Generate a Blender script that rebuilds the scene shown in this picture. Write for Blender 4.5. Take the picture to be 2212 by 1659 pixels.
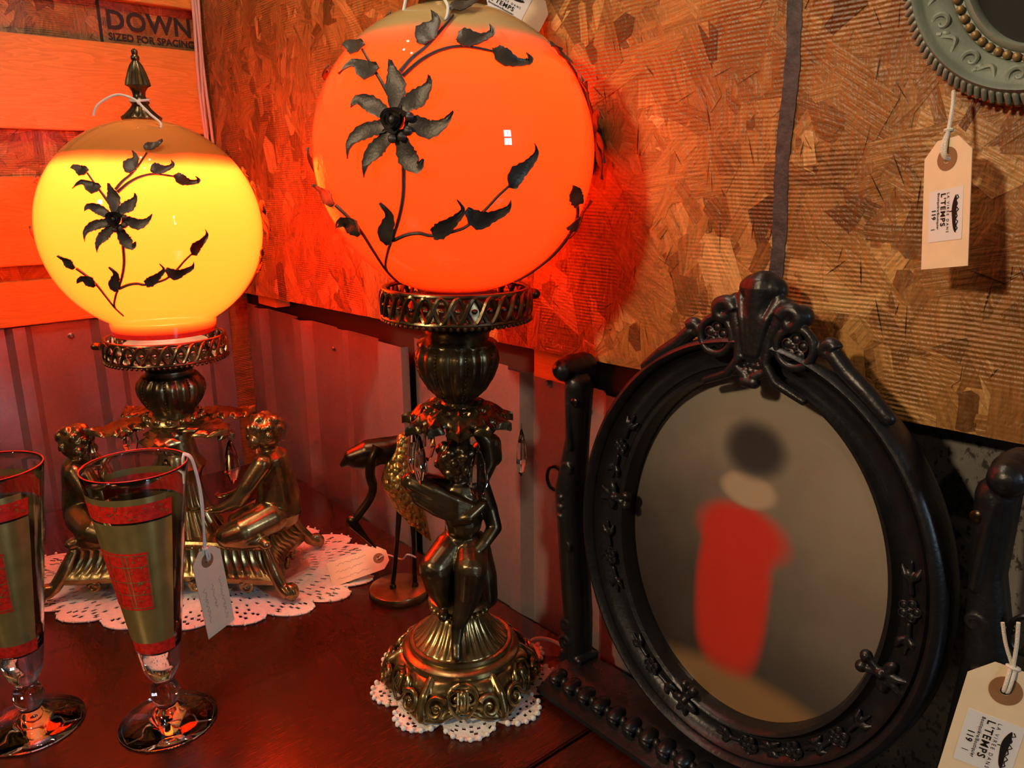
import bpy, bmesh, math, random
from mathutils import Vector, Matrix, noise

for o in list(bpy.data.objects):
    bpy.data.objects.remove(o, do_unlink=True)
scene = bpy.context.scene
COL = scene.collection
PI = math.pi
V = Vector

# ------------------------------------------------------------------ camera, world, lights, exposure
CAM = V((0, 0, 0.50286))                       # table top is z = 0
PITCH, ROLL, FPX = math.radians(14.5), math.radians(0.5), 1700.0
_F = V((0, math.cos(PITCH), -math.sin(PITCH)))
_D0 = V((0, -math.sin(PITCH), -math.cos(PITCH)))
_X = V((1, 0, 0)) * math.cos(ROLL) + _D0 * math.sin(ROLL)
_D = V((1, 0, 0)) * -math.sin(ROLL) + _D0 * math.cos(ROLL)
cam_d = bpy.data.cameras.new('camera')
cam_d.sensor_fit = 'HORIZONTAL'
cam_d.sensor_width = 36.0
cam_d.lens = FPX * 36.0 / 2212.0
cam_d.clip_start = 0.02
cam = bpy.data.objects.new('camera', cam_d)
COL.objects.link(cam)
m = Matrix.Identity(4)
for i in range(3):
    m[i][0], m[i][1], m[i][2], m[i][3] = _X[i], -_D[i], -_F[i], CAM[i]
cam.matrix_world = m
scene.camera = cam

world = bpy.data.worlds.new('world')
scene.world = world
world.use_nodes = True
world.node_tree.nodes['Background'].inputs[0].default_value = (1.0, 0.86, 0.74, 1)
world.node_tree.nodes['Background'].inputs[1].default_value = 0.018

vs = scene.view_settings
vs.view_transform = 'Standard'
vs.look = 'None'
vs.exposure = 0.0
vs.gamma = 1.0
vs.use_curve_mapping = False
scene.cycles.use_denoising = True
scene.cycles.max_bounces = 6
scene.cycles.diffuse_bounces = 3
scene.cycles.glossy_bounces = 3
scene.cycles.transmission_bounces = 6
scene.cycles.transparent_max_bounces = 6
scene.cycles.use_adaptive_sampling = True
scene.cycles.adaptive_threshold = 0.04
scene.cycles.adaptive_min_samples = 24
scene.cycles.use_light_tree = True
scene.cycles.sample_clamp_indirect = 40.0


def lamp(name, kind, loc, energy, color, size=0.05, target=None, size_y=None):
    d = bpy.data.lights.new(name, kind)
    d.energy = energy
    d.color = color
    if kind == 'AREA':
        d.size = size
        if size_y:
            d.shape = 'RECTANGLE'
            d.size_y = size_y
    else:
        d.shadow_soft_size = size
    o = bpy.data.objects.new(name, d)
    COL.objects.link(o)
    o.location = loc
    if target is not None:
        o.rotation_euler = (V(target) - V(loc)).to_track_quat('-Z', 'Y').to_euler()
    return o


spot = lamp('unseen_key_light', 'SPOT', (-1.04, -0.26, 1.12), 60, (1.0, 0.74, 0.46), 0.06, (0.26, 0.50, 0.42))   # unseen key light on the framed pictures, cone shaped to spare the left
spot.data.spot_size = math.radians(76)
spot.data.spot_blend = 0.9
lamp('ceiling_bulb_light', 'POINT', (-0.25, -1.5, 1.25), 8, (1.0, 0.74, 0.48), 0.03)        # bulb behind the camera
for i in range(4):                                                                            # four panes of the shop window on the right
    lamp('window_daylight', 'AREA', (1.75 + 0.11 * (i % 2), -1.2 + 0.09 * (i % 2), 0.86 + 0.26 * (i // 2)), 5.0, (0.58, 0.80, 1.0), 0.12, (0.2, 0.6, 0.2), 0.2)
for i in range(6):                                                                            # ring of chandelier bulbs overhead
    a = i * 2 * PI / 6
    lamp('chandelier_light', 'POINT', (-0.32 + 0.11 * math.cos(a), 0.62 + 0.11 * math.sin(a), 1.34), 2.7, (1.0, 0.80, 0.58), 0.006)

# ------------------------------------------------------------------ place: walls found from the photo's perspective
W0 = V((0.10808, 0.73028, 0))                  # foot of the right wall's metal cladding on the table
RD = V((-0.649448, 0.760406, 0))               # along the right wall towards the corner
RN = V((-0.760406, -0.649448, 0))              # out of the right wall
CO = V((-0.508705, 1.452446, 0))               # corner
LD = V((0.731354, 0.681998, 0))                # along the left wall towards the corner
LN = V((0.681998, -0.731354, 0))               # out of the left wall
S0 = V((0.072806, 0.719552, 0))                # foot of the swing stand's post


def RW(s, z, n=0.0):
    return W0 + RD * s + RN * n + V((0, 0, z))


def LW(s, z, n=0.0):
    return CO + LD * s + LN * n + V((0, 0, z))


# ------------------------------------------------------------------ helpers
class MB:
    def __init__(self):
        self.v, self.f, self.a, self.g = [], [], [], []

    def add(self, vs_, fs, attr=None):
        b = len(self.v)
        self.v += [tuple(p) for p in vs_]
        self.f += [tuple(i + b for i in q) for q in fs]
        self.a += [attr if attr is not None else 0.5] * len(fs)
        return self

    def grid(self, rows, closed=False, caps=False):
        n = len(rows[0])
        vs_ = [p for r in rows for p in r]
        fs = []
        for i in range(len(rows) - 1):
            for j in range(n if closed else n - 1):
                k = (j + 1) % n
                fs.append((i * n + j, i * n + k, (i + 1) * n + k, (i + 1) * n + j))
        if caps:
            fs.append(tuple(range(n - 1, -1, -1)))
            fs.append(tuple((len(rows) - 1) * n + j for j in range(n)))
        return self.add(vs_, fs)

    def lathe(self, prof, seg=48, mod=None, c=(0, 0, 0), close=True):
        rows = []
        for k, (r, z) in enumerate(prof):
            row = []
            for j in range(seg):
                t = 2 * PI * j / seg
                rr = r * (mod(t, k / (len(prof) - 1), r, z) if mod else 1)
                row.append((c[0] + rr * math.cos(t), c[1] + rr * math.sin(t), c[2] + z))
            rows.append(row)
        return self.grid(rows, True, close)

    def tube(self, pts, rad, seg=8, closed=False):
        pts = [V(p) for p in pts]
        n = len(pts)
        rad = rad if isinstance(rad, (list, tuple)) else [rad] * n
        rows = []
        up = None
        for i, p in enumerate(pts):
            if closed:
                t = (pts[(i + 1) % n] - pts[i - 1])
            else:
                t = (pts[min(i + 1, n - 1)] - pts[max(i - 1, 0)])
            t = t.normalized() if t.length > 1e-9 else V((0, 0, 1))
            if up is None:
                up = V((0, 0, 1)) if abs(t.z) < 0.9 else V((1, 0, 0))
            a = (up - t * up.dot(t))
            a = a.normalized() if a.length > 1e-6 else t.orthogonal().normalized()
            up = a
            b = t.cross(a)
            rows.append([p + (a * math.cos(2 * PI * j / seg) + b * math.sin(2 * PI * j / seg)) * rad[i] for j in range(seg)])
        if closed:
            rows.append(rows[0])
            return self.grid(rows, True, False)
        return self.grid(rows, True, True)

    def ball(self, c, r, seg=12, rings=8, rot=None):
        r = r if isinstance(r, (tuple, list)) else (r, r, r)
        c = V(c)
        rows = []
        for i in range(1, rings):
            ph = PI * i / rings
            row = []
            for j in range(seg):
                t = 2 * PI * j / seg
                p = V((r[0] * math.sin(ph) * math.cos(t), r[1] * math.sin(ph) * math.sin(t), -r[2] * math.cos(ph)))
                row.append(c + (rot @ p if rot else p))
            rows.append(row)
        b = len(self.v)
        self.grid(rows, True, False)
        lo, hi = V((0, 0, -r[2])), V((0, 0, r[2]))
        n0 = len(self.v)
        fs = [(n0 - b, (j + 1) % seg, j) for j in range(seg)]
        k = (rings - 2) * seg
        fs += [(n0 - b + 1, k + j, k + (j + 1) % seg) for j in range(seg)]
        self.v += [tuple(c + (rot @ lo if rot else lo)), tuple(c + (rot @ hi if rot else hi))]
        self.f += [tuple(i + b for i in q) for q in fs]
        self.a += [0.5] * len(fs)
        return self

    def cap(self, p1, r1, p2, r2, seg=18):
        """tapered capsule"""
        p1, p2 = V(p1), V(p2)
        d = (p2 - p1)
        L = d.length
        q = d.to_track_quat('Z', 'Y').to_matrix() if L > 1e-9 else Matrix.Identity(3)
        prof = [(r1 * math.cos(a), r1 * math.sin(a)) for a in (-1.35, -1.0, -0.5)]
        prof += [(r1, 0), (r2, L)] + [(r2 * math.cos(a), L + r2 * math.sin(a)) for a in (0.5, 1.0, 1.35)]
        rows = []
        for r, z in prof:
            rows.append([p1 + q @ V((r * math.cos(2 * PI * j / seg), r * math.sin(2 * PI * j / seg), z)) for j in range(seg)])
        return self.grid(rows, True, True)

    def chain(self, pts, seg=18):
        """pts: (x, y, z, r)"""
        for a, b in zip(pts[:-1], pts[1:]):
            self.cap(a[:3], a[3], b[:3], b[3], seg)
        return self

    def box(self, c, s, R=None, bevel=0.0):
        c = V(c)
        h = [x / 2 for x in s]
        bm = bmesh.new()
        bmesh.ops.create_cube(bm, size=1)
        for v in bm.verts:
            v.co = V((v.co.x * s[0], v.co.y * s[1], v.co.z * s[2]))
        if bevel:
            bmesh.ops.bevel(bm, geom=bm.edges[:], offset=bevel, segments=2, affect='EDGES')
        bm.verts.index_update()
        self.add([c + (R @ v.co if R else v.co) for v in bm.verts], [[v.index for v in f.verts] for f in bm.faces])
        bm.free()
        return self

    def spiral(self, c, ex, ey, r0, r1, a0, turns, w0, w1, n=22, seg=8):
        """scroll: tube spiralling from radius r0 to r1 in the plane ex, ey"""
        c, ex, ey = V(c), V(ex), V(ey)
        pts, rad = [], []
        for i in range(n):
            t = i / (n - 1)
            a = a0 + turns * 2 * PI * t
            r = r0 + (r1 - r0) * t
            pts.append(c + ex * (r * math.cos(a)) + ey * (r * math.sin(a)))
            rad.append(w0 + (w1 - w0) * t)
        return self.tube(pts, rad, seg)

    def mesh(self, name, smooth=True, attr=False):
        me = bpy.data.meshes.new(name)
        me.from_pydata(self.v, [], self.f)
        if attr:
            a = me.attributes.new('tone', 'FLOAT', 'FACE')
            a.data.foreach_set('value', self.a)
            if self.g:
                g = me.attributes.new('grain', 'FLOAT', 'FACE')
                g.data.foreach_set('value', self.g)
        bm = bmesh.new()
        bm.from_mesh(me)
        bmesh.ops.recalc_face_normals(bm, faces=bm.faces)
        bm.to_mesh(me)
        bm.free()
        if smooth:
            me.polygons.foreach_set('use_smooth', [True] * len(me.polygons))
        return me

    def build(self, name, mat, parent=None, smooth=True, sharp=40, attr=False, label=None):
        me = self.mesh(name, smooth, attr)
        o = bpy.data.objects.new(name, me)
        COL.objects.link(o)
        me.materials.append(mat)
        if smooth and sharp:
            me.set_sharp_from_angle(angle=math.radians(sharp))
        if parent:
            o.parent = parent
        if label:
            o['label'] = label
        return o

    def cast(self, name, mat, parent=None, voxel=0.0015, smooth=4, label=None):
        """fuse overlapping closed shapes into one continuous surface"""
        o = self.build(name, mat, parent, True, None)
        md = o.modifiers.new('r', 'REMESH')
        md.mode = 'VOXEL'
        md.voxel_size = voxel
        md.use_smooth_shade = True
        if smooth:
            sm = o.modifiers.new('s', 'SMOOTH')
            sm.iterations = smooth
            sm.factor = 0.5
        dg = bpy.context.evaluated_depsgraph_get()
        me = bpy.data.meshes.new_from_object(o.evaluated_get(dg))
        old = o.data
        o.modifiers.clear()
        o.data = me
        bpy.data.meshes.remove(old)
        me.name = name
        if not me.materials:
            me.materials.append(mat)
        me.polygons.foreach_set('use_smooth', [True] * len(me.polygons))
        if label:
            o['label'] = label
        return o


def thing(name, label, cat, loc=(0, 0, 0), rotz=0.0, group=None, mat=None):
    o = bpy.data.objects.new(name, None)
    o.empty_display_size = 0.05
    COL.objects.link(o)
    if mat is not None:
        o.matrix_world = mat
    else:
        o.location = loc
        o.rotation_euler = (0, 0, rotz)
    o['label'] = label
    o['category'] = cat
    if group:
        o['group'] = group
    return o


def tagp(o, label, cat, group=None):
    o['label'] = label
    o['category'] = cat
    if group:
        o['group'] = group
    return o


def copy_of(o, parent, mtx=None):
    c = o.copy()
    COL.objects.link(c)
    c.parent = parent
    if mtx is not None:
        c.matrix_local = mtx
    return c


def frame_matrix(o, x, y, z):
    mm = Matrix.Identity(4)
    for i in range(3):
        mm[i][0], mm[i][1], mm[i][2], mm[i][3] = x[i], y[i], z[i], o[i]
    return mm


def smooth_path(pts, n=8):
    """Catmull-Rom through points of any dimension"""
    out = []
    P = [pts[0]] + list(pts) + [pts[-1]]
    for i in range(1, len(P) - 2):
        for k in range(n):
            t = k / n
            q = []
            for a, b, c, d in zip(P[i - 1], P[i], P[i + 1], P[i + 2]):
                q.append(0.5 * (2 * b + (c - a) * t + (2 * a - 5 * b + 4 * c - d) * t * t + (3 * b - a - 3 * c + d) * t ** 3))
            out.append(tuple(q))
    out.append(tuple(pts[-1]))
    return out


# ------------------------------------------------------------------ materials
def new_mat(name):
    mt = bpy.data.materials.new(name)
    mt.use_nodes = True
    nt = mt.node_tree
    return mt, nt, nt.nodes['Principled BSDF'], nt.nodes['Material Output']


def plain(name, col, rough=0.5, metal=0.0, spec=0.5, bump=0.0, bscale=400, var=0.0, vscale=40, coat=0.0):
    mt, nt, b, out = new_mat(name)
    b.inputs['Base Color'].default_value = (*col, 1)
    b.inputs['Roughness'].default_value = rough
    b.inputs['Metallic'].default_value = metal
    b.inputs['Specular IOR Level'].default_value = spec
    b.inputs['Coat Weight'].default_value = coat
    tc = nt.nodes.new('ShaderNodeTexCoord')
    if var:
        nz = nt.nodes.new('ShaderNodeTexNoise')
        nz.inputs['Scale'].default_value = vscale
        nz.inputs['Detail'].default_value = 5
        nt.links.new(tc.outputs['Object'], nz.inputs['Vector'])
        rp = nt.nodes.new('ShaderNodeValToRGB')
        rp.color_ramp.elements[0].position = 0.3
        rp.color_ramp.elements[1].position = 0.72
        rp.color_ramp.elements[0].color = (*[c * (1 - var) for c in col], 1)
        rp.color_ramp.elements[1].color = (*[min(1, c * (1 + var)) for c in col], 1)
        nt.links.new(nz.outputs['Fac'], rp.inputs['Fac'])
        nt.links.new(rp.outputs['Color'], b.inputs['Base Color'])
    if bump:
        nz = nt.nodes.new('ShaderNodeTexNoise')
        nz.inputs['Scale'].default_value = bscale
        nz.inputs['Detail'].default_value = 4
        nt.links.new(tc.outputs['Object'], nz.inputs['Vector'])
        bp = nt.nodes.new('ShaderNodeBump')
        bp.inputs['Strength'].default_value = bump
        bp.inputs['Distance'].default_value = 0.001
        nt.links.new(nz.outputs['Fac'], bp.inputs['Height'])
        nt.links.new(bp.outputs['Normal'], b.inputs['Normal'])
    return mt


def math_node(nt, op, a, b=None, clamp=False):
    n = nt.nodes.new('ShaderNodeMath')
    n.operation = op
    n.use_clamp = clamp
    for i, x in enumerate((a, b)):
        if x is None:
            continue
        if isinstance(x, (int, float)):
            n.inputs[i].default_value = x
        else:
            nt.links.new(x, n.inputs[i])
    return n.outputs[0]


def ramp(nt, fac, stops):
    rp = nt.nodes.new('ShaderNodeValToRGB')
    els = rp.color_ramp.elements
    while len(els) < len(stops):
        els.new(0.5)
    for e, (p, c) in zip(els, stops):
        e.position = p
        e.color = (*c, 1)
    nt.links.new(fac, rp.inputs['Fac'])
    return rp.outputs['Color']


def mixc(nt, fac, a, b, mode='MIX'):
    n = nt.nodes.new('ShaderNodeMix')
    n.data_type = 'RGBA'
    n.blend_type = mode
    for sock, x in ((n.inputs[0], fac), (n.inputs[6], a), (n.inputs[7], b)):
        if isinstance(x, (int, float)):
            sock.default_value = x
        elif isinstance(x, tuple):
            sock.default_value = (*x, 1)
        else:
            nt.links.new(x, sock)
    return n.outputs[2]


def noise_node(nt, vec, scale, detail=4, dist=0.0, rough=0.5):
    n = nt.nodes.new('ShaderNodeTexNoise')
    n.inputs['Scale'].default_value = scale
    n.inputs['Detail'].default_value = detail
    n.inputs['Distortion'].default_value = dist
    n.inputs['Roughness'].default_value = rough
    nt.links.new(vec, n.inputs['Vector'])
    return n.outputs['Fac']


def scaled(nt, vec, s):
    mp = nt.nodes.new('ShaderNodeMapping')
    mp.inputs['Scale'].default_value = s
    nt.links.new(vec, mp.inputs['Vector'])
    return mp.outputs['Vector']


def osb_material(name):
    mt, nt, b, out = new_mat(name)
    at = nt.nodes.new('ShaderNodeAttribute')
    at.attribute_name = 'tone'
    tc = nt.nodes.new('ShaderNodeTexCoord')
    ob = tc.outputs['Object']
    base = ramp(nt, at.outputs['Fac'], [(0.0, (0.070, 0.024, 0.006)), (0.25, (0.20, 0.080, 0.017)), (0.55, (0.37, 0.165, 0.038)),
                                        (0.8, (0.52, 0.26, 0.070)), (1.0, (0.68, 0.40, 0.14))])
    ga = nt.nodes.new('ShaderNodeAttribute')          # direction of each strand's grain
    ga.attribute_name = 'grain'
    so = nt.nodes.new('ShaderNodeSeparateXYZ')
    nt.links.new(ob, so.inputs[0])
    cg, sg = math_node(nt, 'COSINE', ga.outputs['Fac']), math_node(nt, 'SINE', ga.outputs['Fac'])
    uu = math_node(nt, 'ADD', math_node(nt, 'MULTIPLY', so.outputs['Y'], cg), math_node(nt, 'MULTIPLY', so.outputs['Z'], sg))
    vv = math_node(nt, 'SUBTRACT', math_node(nt, 'MULTIPLY', so.outputs['Z'], cg), math_node(nt, 'MULTIPLY', so.outputs['Y'], sg))
    cb = nt.nodes.new('ShaderNodeCombineXYZ')
    nt.links.new(math_node(nt, 'MULTIPLY', uu, 35), cb.inputs[0])
    nt.links.new(math_node(nt, 'MULTIPLY', vv, 420), cb.inputs[1])
    nt.links.new(math_node(nt, 'MULTIPLY', at.outputs['Fac'], 37), cb.inputs[2])
    n1 = noise_node(nt, cb.outputs[0], 1.0, 2)
    n2 = noise_node(nt, ob, 18, 3)
    c = mixc(nt, 0.55, base, ramp(nt, n1, [(0.28, (0.30, 0.25, 0.21)), (0.70, (1.0, 1.0, 1.0))]), 'MULTIPLY')
    c = mixc(nt, 0.6, c, ramp(nt, n2, [(0.3, (0.55, 0.50, 0.46)), (0.65, (1.0, 1.0, 1.0))]), 'MULTIPLY')
    nt.links.new(c, b.inputs['Base Color'])
    b.inputs['Roughness'].default_value = 0.42
    b.inputs['Specular IOR Level'].default_value = 0.45
    # embossed screen lines running along the sheet
    sx = nt.nodes.new('ShaderNodeSeparateXYZ')
    nt.links.new(ob, sx.inputs[0])
    wob = math_node(nt, 'MULTIPLY', noise_node(nt, ob, 9, 2), 0.006)
    zz = math_node(nt, 'ADD', sx.outputs['Z'], wob)
    w = math_node(nt, 'SINE', math_node(nt, 'MULTIPLY', zz, 2 * PI / 0.0032))
    amp = ramp(nt, noise_node(nt, ob, 14, 1), [(0.46, (0.05, 0.05, 0.05)), (0.64, (0.60, 0.60, 0.60))])
    fine = noise_node(nt, scaled(nt, ob, (500, 500, 160)), 1.0, 1)
    hgt = math_node(nt, 'ADD', math_node(nt, 'MULTIPLY', w, amp), math_node(nt, 'MULTIPLY', fine, 1.2))
    hgt = math_node(nt, 'ADD', hgt, math_node(nt, 'MULTIPLY', noise_node(nt, scaled(nt, ob, (90, 90, 45)), 1.0, 3, 1.0), 3.0))
    bp = nt.nodes.new('ShaderNodeBump')
    bp.inputs['Strength'].default_value = 0.8
    bp.inputs['Distance'].default_value = 0.0006
    nt.links.new(math_node(nt, 'ADD', hgt, math_node(nt, 'MULTIPLY', n1, 1.6)), bp.inputs['Height'])
    nt.links.new(bp.outputs['Normal'], b.inputs['Normal'])
    return mt


def wood_material(name, c1, c2, axis_scale, rough=0.45, grain=1.0, spec=0.4, ring=26):
    mt, nt, b, out = new_mat(name)
    tc = nt.nodes.new('ShaderNodeTexCoord')
    v = scaled(nt, tc.outputs['Object'], axis_scale)
    n1 = noise_node(nt, v, 3.0, 3, 0.8)
    rings = math_node(nt, 'FRACT', math_node(nt, 'MULTIPLY', n1, ring * 0.5))
    n2 = noise_node(nt, scaled(nt, v, (6, 6, 6)), 8.0, 5)
    f = math_node(nt, 'ADD', math_node(nt, 'MULTIPLY', rings, 0.45 * grain), math_node(nt, 'MULTIPLY', n2, 0.55), True)
    c = ramp(nt, f, [(0.15, c1), (0.85, c2)])
    nt.links.new(c, b.inputs['Base Color'])
    b.inputs['Roughness'].default_value = rough
    b.inputs['Specular IOR Level'].default_value = spec
    bp = nt.nodes.new('ShaderNodeBump')
    bp.inputs['Strength'].default_value = 0.15
    bp.inputs['Distance'].default_value = 0.0006
    nt.links.new(n2, bp.inputs['Height'])
    nt.links.new(bp.outputs['Normal'], b.inputs['Normal'])
    return mt


def metal_sheet_material(name, c1, c2, rough=0.42, metal=0.55, speck=False):
    mt, nt, b, out = new_mat(name)
    tc = nt.nodes.new('ShaderNodeTexCoord')
    ob = tc.outputs['Object']
    n1 = noise_node(nt, scaled(nt, ob, (10, 10, 4)), 1.0, 6, 0.6)
    n2 = noise_node(nt, ob, 220, 3)
    f = math_node(nt, 'ADD', math_node(nt, 'MULTIPLY', n1, 0.75), math_node(nt, 'MULTIPLY', n2, 0.25))
    c = ramp(nt, f, [(0.32, c1), (0.68, c2)])
    if speck:
        sp = ramp(nt, noise_node(nt, scaled(nt, ob, (260, 260, 170)), 1.0, 3), [(0.36, (0.12, 0.10, 0.09)), (0.46, (1, 1, 1))])
        c = mixc(nt, 0.85, c, sp, 'MULTIPLY')
    nt.links.new(c, b.inputs['Base Color'])
    b.inputs['Roughness'].default_value = rough
    b.inputs['Metallic'].default_value = metal
    bp = nt.nodes.new('ShaderNodeBump')
    bp.inputs['Strength'].default_value = 0.25
    bp.inputs['Distance'].default_value = 0.0006
    nt.links.new(f, bp.inputs['Height'])
    nt.links.new(bp.outputs['Normal'], b.inputs['Normal'])
    return mt


def brass_material(name, c1, c2, rough=0.27):
    mt, nt, b, out = new_mat(name)
    tc = nt.nodes.new('ShaderNodeTexCoord')
    n1 = noise_node(nt, tc.outputs['Object'], 45, 5)
    c = ramp(nt, n1, [(0.35, c1), (0.65, c2)])
    nt.links.new(c, b.inputs['Base Color'])
    b.inputs['Metallic'].default_value = 0.9
    b.inputs['Roughness'].default_value = rough
    bp = nt.nodes.new('ShaderNodeBump')
    bp.inputs['Strength'].default_value = 0.18
    bp.inputs['Distance'].default_value = 0.0008
    nt.links.new(noise_node(nt, tc.outputs['Object'], 300, 3), bp.inputs['Height'])
    nt.links.new(bp.outputs['Normal'], b.inputs['Normal'])
    return mt


def glass_material(name, col=(1, 1, 1), rough=0.0, ior=1.48):
    mt, nt, b, out = new_mat(name)
    b.inputs['Base Color'].default_value = (*col, 1)
    b.inputs['Roughness'].default_value = rough
    b.inputs['IOR'].default_value = ior
    b.inputs['Transmission Weight'].default_value = 1.0
    return mt


def schlick(nt, f0=0.04):
    """thin-pane reflectance, the same from both sides"""
    lw = nt.nodes.new('ShaderNodeLayerWeight')
    lw.inputs['Blend'].default_value = 0.5
    p5 = math_node(nt, 'POWER', lw.outputs['Facing'], 5.0)
    return math_node(nt, 'ADD', f0, math_node(nt, 'MULTIPLY', p5, 1 - f0))


def globe_material(name, glass, top_diff, top_trans, z0, z1, r):
    """milky cased glass, its crown lined with a pearly gold stain"""
    mt, nt, b, out = new_mat(name)
    nt.nodes.remove(b)
    tc = nt.nodes.new('ShaderNodeTexCoord')
    sx = nt.nodes.new('ShaderNodeSeparateXYZ')
    nt.links.new(tc.outputs['Object'], sx.inputs[0])
    wob = math_node(nt, 'MULTIPLY', math_node(nt, 'SUBTRACT', noise_node(nt, tc.outputs['Object'], 9, 2), 0.5), 0.16)
    z = math_node(nt, 'ADD', math_node(nt, 'DIVIDE', sx.outputs['Z'], r), wob)
    mr = nt.nodes.new('ShaderNodeMapRange')
    mr.interpolation_type = 'SMOOTHSTEP'
    mr.inputs['From Min'].default_value = z0
    mr.inputs['From Max'].default_value = z1
    nt.links.new(z, mr.inputs['Value'])
    mask = mr.outputs['Result']
    dif = nt.nodes.new('ShaderNodeBsdfDiffuse')
    nt.links.new(mixc(nt, mask, tuple(min(1, 0.35 * g + 0.06) for g in glass), top_diff), dif.inputs['Color'])
    tr = nt.nodes.new('ShaderNodeBsdfTranslucent')
    tr_col = mixc(nt, mask, glass, top_trans)
    mr2 = nt.nodes.new('ShaderNodeMapRange')          # the fitter rim is far thicker, so deeper in colour
    mr2.inputs['From Min'].default_value = -0.90
    mr2.inputs['From Max'].default_value = -0.96
    nt.links.new(math_node(nt, 'DIVIDE', sx.outputs['Z'], r), mr2.inputs['Value'])
    nt.links.new(mixc(nt, mr2.outputs['Result'], tr_col, (0.05, 0.0006, 0.0001)), tr.inputs['Color'])
    ms = nt.nodes.new('ShaderNodeMixShader')
    nt.links.new(math_node(nt, 'SUBTRACT', 0.72, math_node(nt, 'MULTIPLY', mask, 0.42)), ms.inputs[0])
    nt.links.new(dif.outputs[0], ms.inputs[1])
    nt.links.new(tr.outputs[0], ms.inputs[2])
    gl = nt.nodes.new('ShaderNodeBsdfGlossy')
    gl.inputs['Roughness'].default_value = 0.03
    m2 = nt.nodes.new('ShaderNodeMixShader')
    nt.links.new(schlick(nt), m2.inputs[0])
    nt.links.new(ms.outputs[0], m2.inputs[1])
    nt.links.new(gl.outputs[0], m2.inputs[2])
    nt.links.new(m2.outputs[0], out.inputs['Surface'])
    return mt


M = {}
M['osb'] = osb_material('osb')
M['pine'] = wood_material('pine', (0.50, 0.23, 0.030), (0.68, 0.34, 0.060), (1.5, 1.5, 14), 0.5, 1.0, 0.35)
M['table'] = wood_material('table_wood', (0.036, 0.0050, 0.0015), (0.072, 0.011, 0.0035), (14, 1.6, 8), 0.26, 0.6, 0.5)
M['dark_wood'] = plain('dark_wood', (0.04, 0.025, 0.018), 0.6)
M['galv'] = metal_sheet_material('galvanised', (0.25, 0.21, 0.20), (0.39, 0.335, 0.325))
M['speckled'] = metal_sheet_material('speckled_sheet', (0.16, 0.15, 0.13), (0.24, 0.23, 0.20), 0.45, 0.3, True)
M['screw'] = plain('screw_steel', (0.35, 0.32, 0.30), 0.35, 0.9)
M['brass'] = brass_material('antique_brass', (0.22, 0.145, 0.058), (0.42, 0.295, 0.12))
M['brass_dark'] = brass_material('dark_brass', (0.075, 0.052, 0.028), (0.19, 0.135, 0.065), 0.30)
M['bronze'] = brass_material('bronze', (0.035, 0.024, 0.016), (0.08, 0.052, 0.03), 0.3)
M['gold'] = brass_material('gilt', (0.34, 0.20, 0.06), (0.55, 0.36, 0.12), 0.33)
M['vine'] = plain('painted_tin', (0.055, 0.042, 0.030), 0.45, 0.25, 0.5, 0.3, 500, 0.3, 60)
M['crystal'] = glass_material('crystal', (1, 1, 1), 0.0, 1.55)
M['glass'] = glass_material('clear_glass', (0.99, 1, 0.99), 0.0, 1.48)
M['print_red'] = plain('red_enamel', (0.78, 0.022, 0.010), 0.35, 0, 0.5, 0.2, 900, 0.35, 260)
M['print_gold'] = plain('gold_print', (0.56, 0.43, 0.14), 0.27, 0.72, 0.5, 0, 400, 0.15, 60)
M['doily'] = plain('crochet_cotton', (0.86, 0.79, 0.71), 0.95, 0, 0.1, 1.0, 700, 0.08, 200)
M['string'] = plain('cotton_string', (0.78, 0.74, 0.66), 0.9, 0, 0.1, 0.8, 1500)
M['manila'] = plain('manila_card', (0.78, 0.62, 0.43), 0.75, 0, 0.15, 0.05, 900, 0.05, 60)
M['eyelet'] = plain('tag_reinforcement', (0.28, 0.14, 0.065), 0.8, 0, 0.15)
M['sticker'] = plain('white_sticker', (0.72, 0.70, 0.72), 0.6, 0, 0.2)
M['ink'] = plain('black_ink', (0.012, 0.010, 0.010), 0.6, 0, 0.2)
M['pencil'] = plain('pencil_line', (0.16, 0.12, 0.10), 0.7, 0, 0.2)
M['black'] = plain('black_painted_wood', (0.0090, 0.0092, 0.0108), 0.36, 0, 0.5, 0.35, 260, 0.25, 90)
M['black_satin'] = plain('black_iron', (0.02, 0.018, 0.018), 0.3, 0.7)
M['sage'] = plain('sage_painted_plaster', (0.21, 0.25, 0.21), 0.42, 0, 0.5, 0.25, 420, 0.22, 30)
M['sage_gold'] = plain('rubbed_gold', (0.26, 0.17, 0.07), 0.45, 0.4, 0.5, 0.3, 500, 0.4, 120)
M['backing'] = plain('black_velvet', (0.006, 0.006, 0.006), 0.8)
M['red_petal'] = plain('dried_red_petal', (0.16, 0.035, 0.02), 0.7)
M['cord'] = plain('ivory_cord', (0.55, 0.47, 0.40), 0.45, 0, 0.5)
M['floor'] = plain('floor_boards', (0.08, 0.05, 0.035), 0.6)
M['stamp'] = plain('black_stamp_ink', (0.02, 0.012, 0.010), 0.7)


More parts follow.
